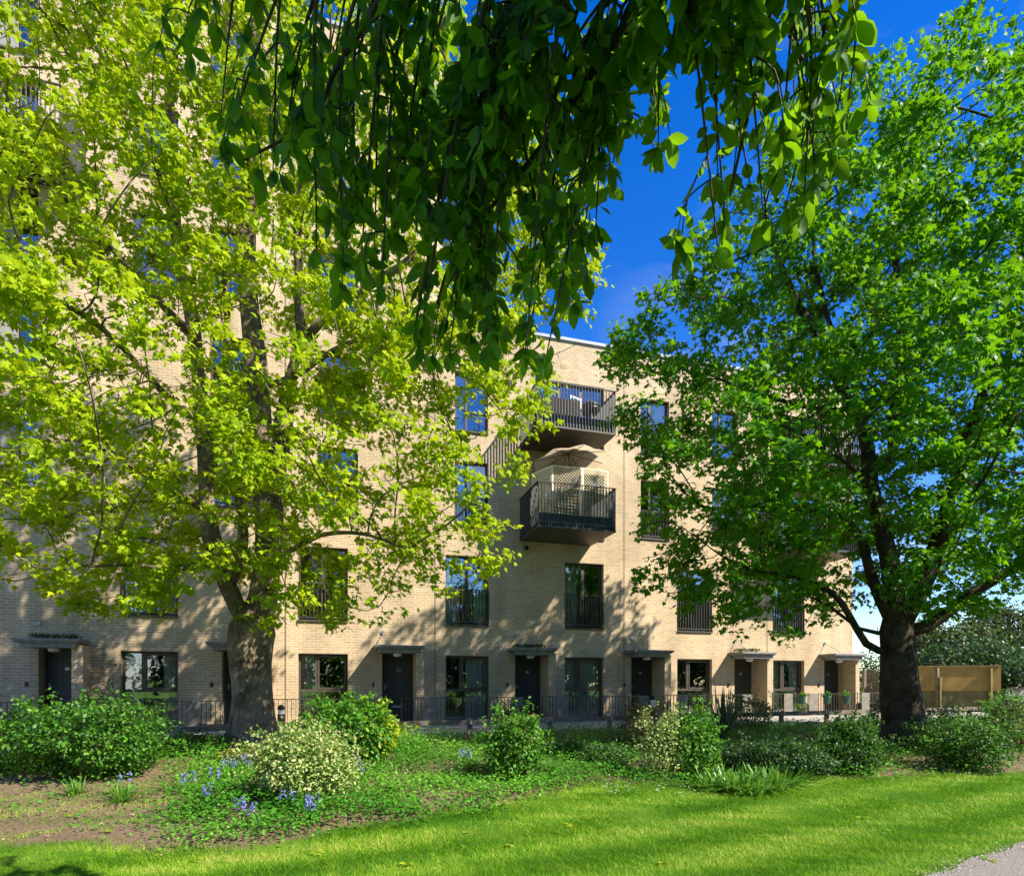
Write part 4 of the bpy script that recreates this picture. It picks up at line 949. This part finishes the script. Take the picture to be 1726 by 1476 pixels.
# ------------------------------------------------------------------ bushes
def bush(name, px, py, wpx, hpx, label, m, n, leaf, cat='bush', depth=.8, lump=.36, tm='oval', group=None, stems=8, m2=None, f2=0, lift=0, dy=0, side2=None, fill=.55):
    """a bush whose foot is at photo point (px,py) and which is wpx by hpx photo pixels there"""
    n = int(n*1.5); (c, T) = G(px, py); w = wpx/FX*T/2; h = hpx/FX*T
    t = thing(name, c, label, cat, group)
    cz = c+np.array([0, 0, h*(.5+lift)]); R = np.array([w, w*depth, h*.55])
    k = 14; dv = rand_dir(k); amp = rng.uniform(-lump, lump, k)
    d = rand_dir(n); s = (np.exp(6*(d@dv.T-1))*amp).sum(1)
    rad = (fill+(1-fill)*rng.random(n))*(1+s)
    pos = cz+d*R*rad[:, None]; pos[:, 2] = np.maximum(pos[:, 2], gz(pos[:, 0], pos[:, 1])+.03)
    dd = unit(d*.6+rng.normal(0, .6, (n, 3))+[0, 0, -.25]); nn = unit(d*.7+rng.normal(0, .5, (n, 3))+[0, 0, .5])
    ns = 34; sd_ = rand_dir(ns); sd_[:, 2] = np.abs(sd_[:, 2])*.9; sd_ = unit(sd_); isr = rng.random(n) < .13; ki = rng.integers(0, ns, n); rl_ = rng.uniform(.85, 1.0+lump*1.5, n)
    bend = sd_[ki]*rl_[:, None]; bend[:, 2] -= .25*(rl_-.8)**2; pos = np.where(isr[:, None], cz+bend*R+rng.normal(0, .022, (n, 3)), pos)
    sz = leaf*rng.uniform(.6, 1.25, n); tp, tr = {'oval': (OVAL, OVAL_T), 'diam': (DIAM, DIAM_T), 'maple': (MAPLE, MAPLE_T)}[tm]
    b = MB()
    for q in range(stems):
        a = rng.random()*6.28; f = rng.uniform(.3, .8); e = cz+np.array([math.cos(a)*w*f, math.sin(a)*w*depth*f, h*rng.uniform(-.1, .35)])
        ln = polyline([c+rng.normal(0, .04, 3)*[1, 1, 0]-[0, 0, .05], (c+e)/2+rng.normal(0, .05, 3), e], .12); b.tube(ln, np.linspace(.014, .004, len(ln)), 4)
    b.build('stems', M['redstem'], t)
    sel = np.zeros(n, bool)
    if m2 is not None:
        sel = rng.random(n) < f2
        if side2: sel = ((pos[:, 0]-c[0])*side2 + rng.normal(0, w*.25, n) > w*(1-2*f2))
        leaves('foliage', pos[sel], dd[sel], nn[sel], sz[sel], tp, tr, m2, t)
    leaves('foliage', pos[~sel], dd[~sel], nn[~sel], sz[~sel], tp, tr, m, t)
    return t
rng = np.random.default_rng(31)
bush('bush', 130, 1312, 250, 118, 'big round green leafy bush at the far left, in front of the leftmost door', M['ivy'], 5200, .062, depth=.7, m2=M['laurel'], f2=.4)
bush('bush', 10, 1300, 130, 105, 'dark green bush cut by the left edge', M['laurel'], 2600, .062)
bush('bush', 195, 1300, 130, 95, 'dark small-leaved bush at the right end of the left hedge', M['laurel'], 3400, .045)
bush('bush', 172, 1255, 100, 108, 'loose shrub with reddish twigs against the porch pier of the leftmost door', M['copper'], 700, .05, m2=M['laurel'], f2=.6, fill=.2, stems=16)
bush('variegated_bush', 505, 1350, 148, 110, 'cream and green variegated bush right of the sycamore trunk', M['varieg'], 8000, .045, tm='diam', m2=M['ivy'], f2=.2, lump=.45, lift=.04, fill=.6)
bush('ivy_mound', 592, 1292, 168, 108, 'bright ivy mound with yellow leaves on its right side, before the window', M['ivy'], 5200, .075, fill=.75, lump=.22, m2=M['yellow'], f2=.16, side2=1, depth=.75)
bush('bush', 550, 1225, 90, 50, 'copper tinged shrub behind the ivy mound', M['copper'], 900, .05, m2=M['laurel'], f2=.5)
bush('ivy_mound', 868, 1312, 98, 112, 'upright ivy covered stump in the middle of the bed', M['ivy'], 3200, .062, depth=.9, m2=M['copper'], f2=.06, lump=.3)
bush('bush', 862, 1225, 70, 42, 'dark leafy top rising behind the ivy covered stump', M['laurel'], 900, .05)
bush('variegated_bush', 1120, 1312, 80, 112, 'pale variegated bush leaning on an ivy mound, right of the middle', M['varieg'], 3000, .04, tm='diam', m2=M['laurel'], f2=.2)
bush('ivy_mound', 1172, 1314, 88, 112, 'glossy ivy mound beside the pale variegated bush', M['ivy'], 3000, .058)
bush('bush', 1080, 1262, 80, 78, 'reddish brown shrub behind the pale variegated bush', M['copper'], 1800, .045, m2=M['laurel'], f2=.35)
bush('bush', 1270, 1300, 150, 56, 'dark low shrub behind the strap-leaved clump', M['darkshrub'], 4200, .045)
bush('bush', 1350, 1306, 150, 60, 'dark bush with bluish leaves in the tree shade', M['laurel'], 3800, .05, m2=M['darkshrub'], f2=.5)
bush('bush', 1435, 1300, 100, 84, 'dark green bush just left of the maple trunk', M['laurel'], 4000, .055)
bush('bush', 1500, 1240, 70, 60, 'low shrub directly behind the maple trunk', M['darkshrub'], 1400, .05)
bush('bush', 1625, 1296, 150, 88, 'wide dark glossy bush right of the maple trunk', M['laurel'], 5200, .05, m2=M['ivy'], f2=.18)
bush('bush', 1590, 1242, 110, 52, 'grey leaved scrub behind the wide dark bush', M['darkshrub'], 1600, .05, m2=M['varieg'], f2=.15)
bush('bush', 1715, 1262, 90, 75, 'copper and green bush at the right edge', M['copper'], 2400, .05, m2=M['ivy'], f2=.5)
bush('bush', 1700, 1212, 90, 40, 'fresh green bush against the end of the knee rail', M['ivy'], 2200, .06)
bush('bush', 1265, 1232, 90, 60, 'dark shrub behind the sword-leaved plant', M['laurel'], 1800, .05)
bush('bush', 400, 1288, 75, 26, 'small coppery shrub at the foot of the sycamore', M['copper'], 700, .04, m2=M['yellow'], f2=.3)
bush('bush', 320, 1268, 130, 34, 'low dark cover shrub behind the bluebells', M['laurel'], 2200, .045)
bush('bush', 690, 1266, 80, 14, 'low dark shrub beside the path, right of the ivy mound', M['laurel'], 1200, .04)
bush('bush', 950, 1276, 90, 30, 'low shrub right of the ivy covered stump', M['laurel'], 1400, .045)
bush('bush', 1020, 1290, 90, 36, 'low dark green shrub left of the reddish shrub', M['darkshrub'], 1500, .045, m2=M['ivy'], f2=.3)
bush('dry_flower_bush', 1398, 1200, 44, 50, 'dry hydrangea with papery brown flower heads behind the railing', M['copper'], 420, .06, fill=.1, m2=M['bloom'], f2=.25, stems=12)

# strap-leaf clumps
def clump(name, px, py, n, ln, wd, label, m, spread=.3, foot=.12, cat='plant', group=None, droop=.8, stiff=False):
    c, T = G(px, py); t = thing(name, c, label, cat, group); V = []; Tt = []; var = []
    for i in range(n):
        a = rng.random()*6.283; r0 = foot*math.sqrt(rng.random()); p = c+np.array([math.cos(a)*r0, math.sin(a)*r0, 0]); p[2] = float(gz(p[0], p[1]))-.01
        b_ = a+rng.normal(0, .7); o = np.array([math.cos(b_), math.sin(b_), 0]); L_ = ln*rng.uniform(.6, 1.15); lean = rng.uniform(.1, 1)*spread; s = np.array([-o[1], o[0], 0]); seg = 5; base = len(V); vv = rng.random()
        for k in range(seg+1):
            f = k/seg; q = p + o*L_*(lean*f + droop*lean*f*f*.7) + np.array([0, 0, L_*(f*(1-.2*lean)-droop*lean*f**2.2*.9)]); w_ = wd*(1-f)**.6*(.6+.8*min(f*3, 1)*.5)
            V += [q-s*w_/2, q+s*w_/2]; var += [vv, vv]
        for k in range(seg): x = base+2*k; Tt += [(x, x+1, x+3), (x, x+3, x+2)]
    np_mesh('leaves', np.array(V), np.array(Tt), m, t, np.array(var)); return t
for i, (x, y, l) in enumerate([(1215, 1330, 'leftmost'), (1252, 1333, 'second'), (1290, 1328, 'third'), (1318, 1318, 'rightmost')]):
    clump('strap_leaf_clump', x, y, 170, .44, .034, f'{l} of four arching strap-leaved clumps at the lawn edge below the ivy mound', M['strap'], 1.0, .27, group='strap-leaved clumps at the lawn edge')
clump('sword_leaf_plant', 1218, 1246, 46, 1.25, .055, 'dark sword-leaved plant standing before the railing', M['phorm'], .55, .14, droop=.25)
clump('sword_leaf_plant', 1045, 1262, 26, .6, .04, 'small sword-leaved plant left of the reddish shrub', M['phorm'], .7, .1, droop=.4)
clump('grass_tuft', 933, 1306, 170, .42, .009, 'fine leaved yellow green grass tuft right of the ivy covered stump', M['strap'], .8, .1)
clump('grass_tuft', 790, 1296, 130, .36, .009, 'fine leaved grass tuft left of the ivy covered stump', M['strap'], .9, .1)
clump('fern', 128, 1338, 60, .30, .022, 'fern-like tuft at the foot of the left hedge', M['strap'], .8, .08)
clump('strap_leaf_clump', 205, 1350, 90, .34, .02, 'dark strap-leaved tuft on the bare soil at the left', M['strap'], .9, .08)
def bluebell(px, py, n, label):
    c, T = G(px, py); t = clump('bluebell', px, py, 34, .22, .012, label, M['strap'], .9, .07, 'flower', 'bluebells in the bed')
    b = MB(); LPp = []; 
    for i in range(n):
        a = rng.random()*6.28; o = np.array([math.cos(a), math.sin(a), 0])*rng.uniform(.02, .1); h = rng.uniform(.24, .34)
        ln = polyline([c+o*.4, c+o*.8+[0, 0, h*.6], c+o*1.3+[0, 0, h]], .05); b.tube(ln, .0035, 4)
        for k in range(9): LPp.append(c+o*1.2+np.array([0, 0, h*(.62+.42*k/9)])+rng.normal(0, .014, 3))
    b.build('stems', M['strap'], t); LPp = np.array(LPp); m_ = len(LPp)
    r3 = np.repeat(LPp, 3, 0); leaves('flowers', r3, rng.normal(0, .5, (m_*3, 3))+[0, 0, -.7], rng.normal(0, 1, (m_*3, 3)), np.full(m_*3, .026), DIAM, DIAM_T, M['blue'], t)
for x, y, n, l in [(318, 1338, 3, 'bluebell at the left front of the flower group'), (350, 1365, 3, 'bluebell below the loose group, nearest the bare soil'), (388, 1310, 5, 'bluebell cluster under the sycamore, left one'), (410, 1305, 6, 'bluebell cluster under the sycamore, densest one'),
                   (415, 1392, 5, 'bluebell nearest the lawn, left of the variegated bush'), (490, 1372, 5, 'bluebell just below the variegated bush'), (527, 1388, 8, 'large bluebell cluster below the right side of the variegated bush'), (610, 1315, 6, 'pale bluebell right of the variegated bush'),
                   (598, 1300, 3, 'small bluebell behind the pale one'), (783, 1292, 5, 'bluebell left of the ivy covered stump'), (112, 1310, 3, 'single bluebell before the left hedge'), (212, 1336, 2, 'lone bluebell above the strap-leaved tuft'), (362, 1328, 3, 'bluebell between the two left clusters'), (445, 1322, 3, 'bluebell touching the left side of the variegated bush')]:
    bluebell(x, y, n, l)

# ------------------------------------------------------------------ ground cover and grass (uncountable)
def fnoise(x, y, s, seed=0):
    r = np.random.default_rng(seed); v = 0
    for i in range(7): k = r.normal(0, 1, 2)*s*(1+.5*i); v = v+np.sin(x*k[0]+y*k[1]+r.random()*6.28)/(1+.4*i)
    return v/2.6
def ground_cover():
    n = 420000; X = rng.uniform(-8.5, 19, n); Y = rng.uniform(5.2, 13.2, n)
    f = X*SN+Y*CS; r = X*CS-Y*SN; ok = (np.abs(r) < f*.87+.3)
    e = bed_edge(X); dens = np.clip((Y-e+.5)/.7, 0, 1)
    dens *= np.clip(.85+.75*fnoise(X, Y, 1.5, 3), 0.04, 1)
    dens *= 1-.93*np.clip((-1.3-.12*(Y-7)-X)/.8, 0, 1)*np.clip((11.3-Y)/.8, 0, 1)
    dens *= 1-.75*np.clip((X-7.5)/1.5, 0, 1)*np.clip((9.6-Y)/1, 0, 1)
    ok &= rng.random(n) < dens*np.clip(8.5/f, .3, 1); X, Y = X[ok], Y[ok]; n = len(X)
    hgt = (.04+.15*rng.random(n)**1.5)*np.clip(1+.6*fnoise(X, Y, 2.2, 9), .3, 1.8)*(1+.35*np.clip((Y-10)/2, 0, 1))
    pos = np.stack([X, Y, gz(X, Y)+hgt], 1); d = rand_dir(n, .4); nn = rng.normal(0, .4, (n, 3))+[0, 0, 1]
    leaves('ground_cover', pos, d, nn, rng.uniform(.025, .055, n), OVAL if False else DIAM*[1.3, 1, 1], DIAM_T, M['cover'], None, .5*rng.random(n)+.25+.3*fnoise(X, Y, 1.2, 5))
    print('cover', n)
    o = bpy.data.objects['ground_cover']; tag(o, 'low leafy ground cover spreading over the soil between bushes', 'ground cover', kind='stuff')
ground_cover()
def grass():
    n = 800000; t = 4.6+ (14-4.6)*rng.random(n)**1.7; r = (rng.random(n)*2-1)*.87*t
    X = t*SN+r*CS; Y = t*CS-r*SN
    tf = turf(X, Y); pth = PATH(X)
    keep = (rng.random(n) < np.clip((tf-.28)*1.9+.32*fnoise(X, Y, 3.2, 2)*(tf < .8), 0, 1)) & ((Y > pth+.02) | (X < 2)) & (Y < 10.5)
    X, Y, t = X[keep], Y[keep], t[keep]; n = len(X); z = gz(X, Y)
    stripe = np.sin((Y*.97-X*.22)*2*math.pi/.95); pat = fnoise(X, Y, .9, 8); fine = fnoise(X, Y, 5, 12)
    var = np.clip(.40+.21*stripe+.2*pat+.3*fine+.16*fnoise(X, Y, 14, 21)+rng.normal(0, .22, n), 0, 1)
    h = rng.uniform(.012, .034, n)+.03*(rng.random(n) < .08)*(1+.25*np.clip(fine, -1, 1)); w = .0045+.0012*(t-4.5)
    a = rng.random(n)*6.283; s = np.stack([np.cos(a), np.sin(a), 0*a], 1); ln_ = rng.normal(0, .6, (n, 2))*h[:, None]
    lean = np.stack([ln_[:, 0], ln_[:, 1]+h*.35*stripe, h], 1); p = np.stack([X, Y, z-.004], 1)
    V = np.stack([p-s*w[:, None]/2, p+s*w[:, None]/2, p+lean], 1).reshape(-1, 3); T = np.arange(3*n).reshape(-1, 3)
    o = np_mesh('grass', V, T, M['grassm'], None, np.repeat(var, 3)); tag(o, 'mown lawn grass with faint mowing stripes', 'grass', kind='stuff'); print('grass', n)
grass()
def litter():
    n = 34000; X = rng.uniform(-9, 17, n); Y = rng.uniform(5, 12, n); ok = rng.random(n) < (1-turf(X, Y)); X, Y = X[ok], Y[ok]; n = len(X)
    m = leafmat('dry_litter', [(0, (.10, .06, .03)), (1, (.5, .4, .28)), (.5, (.26, .18, .1))], .05)
    o = leaves('leaf_litter', np.stack([X, Y, gz(X, Y)+.012], 1), rand_dir(n, .15), rng.normal(0, .25, (n, 3))+[0, 0, 1], rng.uniform(.012, .035, n), DIAM, DIAM_T, m); tag(o, 'dry leaf and bark litter on the bare soil', 'leaf litter', kind='stuff')
    # daisies at the lawn edge
    q = [G(x, y)[0] for x, y in zip(rng.uniform(1010, 1190, 40), rng.uniform(1325, 1342, 40))]
    q = np.repeat(np.array(q)+[0, 0, .05], 5, 0); o = leaves('daisies', q, rand_dir(len(q), .05), rng.normal(0, .15, (len(q), 3))+[0, 0, 1], np.full(len(q), .022), DIAM, DIAM_T, M['bloom']); tag(o, 'tiny white daisies at the lawn edge below the ivy mound', 'daisies', kind='stuff')
litter()
q = [G(x, y)[0] for x, y in ((685, 1462), (690, 1459), (960, 1393), (1662, 1450), (235, 1385), (180, 1402), (120, 1376), (1290, 1412), (540, 1440), (860, 1430), (1120, 1455), (1450, 1380), (330, 1452), (60, 1455), (780, 1405))]
q = np.repeat(np.array(q)+[0, 0, .03], 4, 0)+rng.normal(0, .03, (60, 3))*[1, 1, .1]; o = leaves('fallen_leaves', q, rand_dir(60, .1), rng.normal(0, .3, (60, 3))+[0, 0, 1], rng.uniform(.04, .08, 60), MAPLE, MAPLE_T, M['yellow']); tag(o, 'few fallen yellow green leaves scattered on the lawn', 'fallen leaves', kind='stuff')
# gravelly rim of the asphalt path
n = 2600; X = rng.uniform(3.6, 12, n); Y = PATH(X)+rng.normal(0, .07, n)
o = leaves('gravel', np.stack([X, Y, np.full(n, .016)], 1), rand_dir(n, .2), rng.normal(0, .4, (n, 3))+[0, 0, 1], rng.uniform(.008, .018, n), DIAM*[1.4, 1, 1], DIAM_T, leafmat('grit', [(0, (.2, .17, .13)), (1, (.55, .5, .42)), (.5, (.38, .33, .26))], .0)); tag(o, 'loose grit along the edge of the footpath', 'gravel', kind='stuff')

# moss and weeds on the canopies
for x, l in ((-6.98, 'leftmost door'), (5.42, 'door under the balconies'), (13.27, 'second door from the right corner')):
    n = 260; p = np.stack([x+rng.uniform(-.1, .9, n), W-.02-.35*rng.random(n)**2, np.full(n, H(1.2))+rng.random(n)*.06], 1)
    o = leaves('moss', p, rng.normal(0, .5, (n, 3))+[0, 0, 1], rng.normal(0, 1, (n, 3)), rng.uniform(.04, .1, n), DIAM*[.5, 1, 1], DIAM_T, M['hedge']); tag(o, f'weeds growing on the canopy over the {l}', 'moss')
# plants in the buckets and on the terraces
for (x, nm) in ((14.93, 'left'), (15.95, 'middle'), (16.75, 'right')):
    n = 70; p = np.array([x, 16.72, H(-.30)])+rng.normal(0, .05, (n, 3)); o = leaves('potted_plant', p, rng.normal(0, .6, (n, 3))+[0, 0, .9], rng.normal(0, 1, (n, 3)), rng.uniform(.05, .11, n), OVAL, OVAL_T, M['ivy']); tag(o, f'small plant growing in the {nm} green bucket', 'plant', 'plants in the green buckets')
for x, y, w, h, l in ((15.6, 17.3, .35, .45, 'leafy pot plant behind the railing under the left bucket'), (18.5, 17.9, .3, 1.0, 'thin shrub beside the corner storage box')):
    n = 260; p = np.array([x, y, .6+h*.55])+rand_dir(n)*np.array([w, w*.7, h*.5])*rng.random((n, 1))**.4
    t = thing('terrace_plant', (x, y, .6), l, 'plant'); leaves('foliage', p, rng.normal(0, .7, (n, 3)), rng.normal(0, .6, (n, 3))+[0, 0, .6], rng.uniform(.05, .1, n), OVAL, OVAL_T, M['ivy'], t); MB().tube([(x, y, .6), (x, y, .6+h)], .012, 5).build('stem', M['redstem'], t)

# ------------------------------------------------------------------ trees beyond the fence
def far_tree(px, T, hpx, wpx, label, m, n=9000, leaf=.16, bare=False, seed=3, base=1160, at=None):
    global rng
    rng = np.random.default_rng(seed)
    c = P(px, 1157, T); c[2] = .4; h = (1157-hpx)/FX*T+1.0; w = wpx/FX*T/2
    if at: c = np.array([at[0], at[1], 0.]); h, w = at[2:]
    t = thing('reflection_tree' if at else 'background_tree', c, label, 'tree', 'unseen trees added for window reflections' if at else 'trees beyond the fence')
    el = [((c[0], c[1], .4+h*.25), (w, w*.8, h*.28))]*bool(at)+[((c[0], c[1], .4+h*.58), (w, w*.8, h*.44)), ((c[0]+w*.3, c[1], .4+h*.35), (w*.8, w*.6, h*.3)), ((c[0]-w*.35, c[1], .4+h*.42), (w*.6, w*.6, h*.32))]
    att = sample_ells(900, el); att = att[att[:, 2] > .8]
    P_, par = grow([(-1, polyline([c, c+[0, 0, h*.25], c+[.2, 0, h*.5]], .4))], att, D=.4, dk=.6, di=4)
    r, ch = skeleton(P_, par, tip=.012, ex=2.2); branches_mesh(P_, par, r, ch, M['greytwig'] if bare else M['bark2'], 'trunk', t)
    tips = np.where(r < .05)[0]; pk = rng.choice(tips, n)
    leaves('crown', P_[pk]+rng.normal(0, .3 if not at else .55, (n, 3)), rand_dir(n), rng.normal(0, .5, (n, 3))+[0, 0, .5]+np.array([.3, -.6, 0]), rng.uniform(.5, 1.2, n)*leaf, DIAM, DIAM_T, m, t)
far_tree(1600, 29, 1040, 200, 'olive green broadleaf tree beyond the plywood topped fence', M['hedge'], 20000, leaf=.19, seed=41)
far_tree(1700, 31, 1015, 190, 'mixed green tree beyond the fence at the right edge', M['hedge'], 17000, leaf=.19, seed=42)
far_tree(1650, 26, 1075, 240, 'low dark shrubby tree just behind the plywood topped fence', M['darkshrub'], 20000, .16, seed=43)
far_tree(1470, 27, 1092, 60, 'small dark tree between the building corner and the maple trunk', M['darkshrub'], 3500, .12, seed=44)
far_tree(1590, 25, 1085, 130, 'bare grey twigged shrub just behind the fence', M['hedge'], 900, .1, True, seed=45)
far_tree(1780, 27, 1060, 160, 'green tree cut by the right edge beyond the pale wall', M['darkshrub'], 7000, .14, seed=46)
for i, (x, y, h, w, l) in enumerate([(-24, -24, 12, 6.5, 'unseen tree added behind the viewer, mirrored in the leftmost windows'), (-11, -27, 9, 5.5, 'unseen tree added behind the viewer, mirrored in the window left of the sycamore trunk'), (1, -23, 11, 6.5, 'unseen tree added behind the viewer, mirrored in the window right of the sycamore trunk'),
                                      (13, -26, 8.5, 6, 'unseen tree added behind the viewer, mirrored in the window beside door 32'), (25, -24, 11, 7, 'unseen tree added behind the viewer, mirrored in the window under the balconies'), (39, -25, 9.5, 7, 'unseen tree added behind the viewer, mirrored in the right windows'), (54, -26, 11, 8, 'unseen tree added behind the viewer, mirrored in the last window')]):
    far_tree(0, 30, 0, 0, l, M['hedge'] if i % 2 else M['laurel'], 16000, .42, seed=60+i, at=(x, y, h*1.35, w*1.1))  # unseen trees, added only to give the windows something to reflect
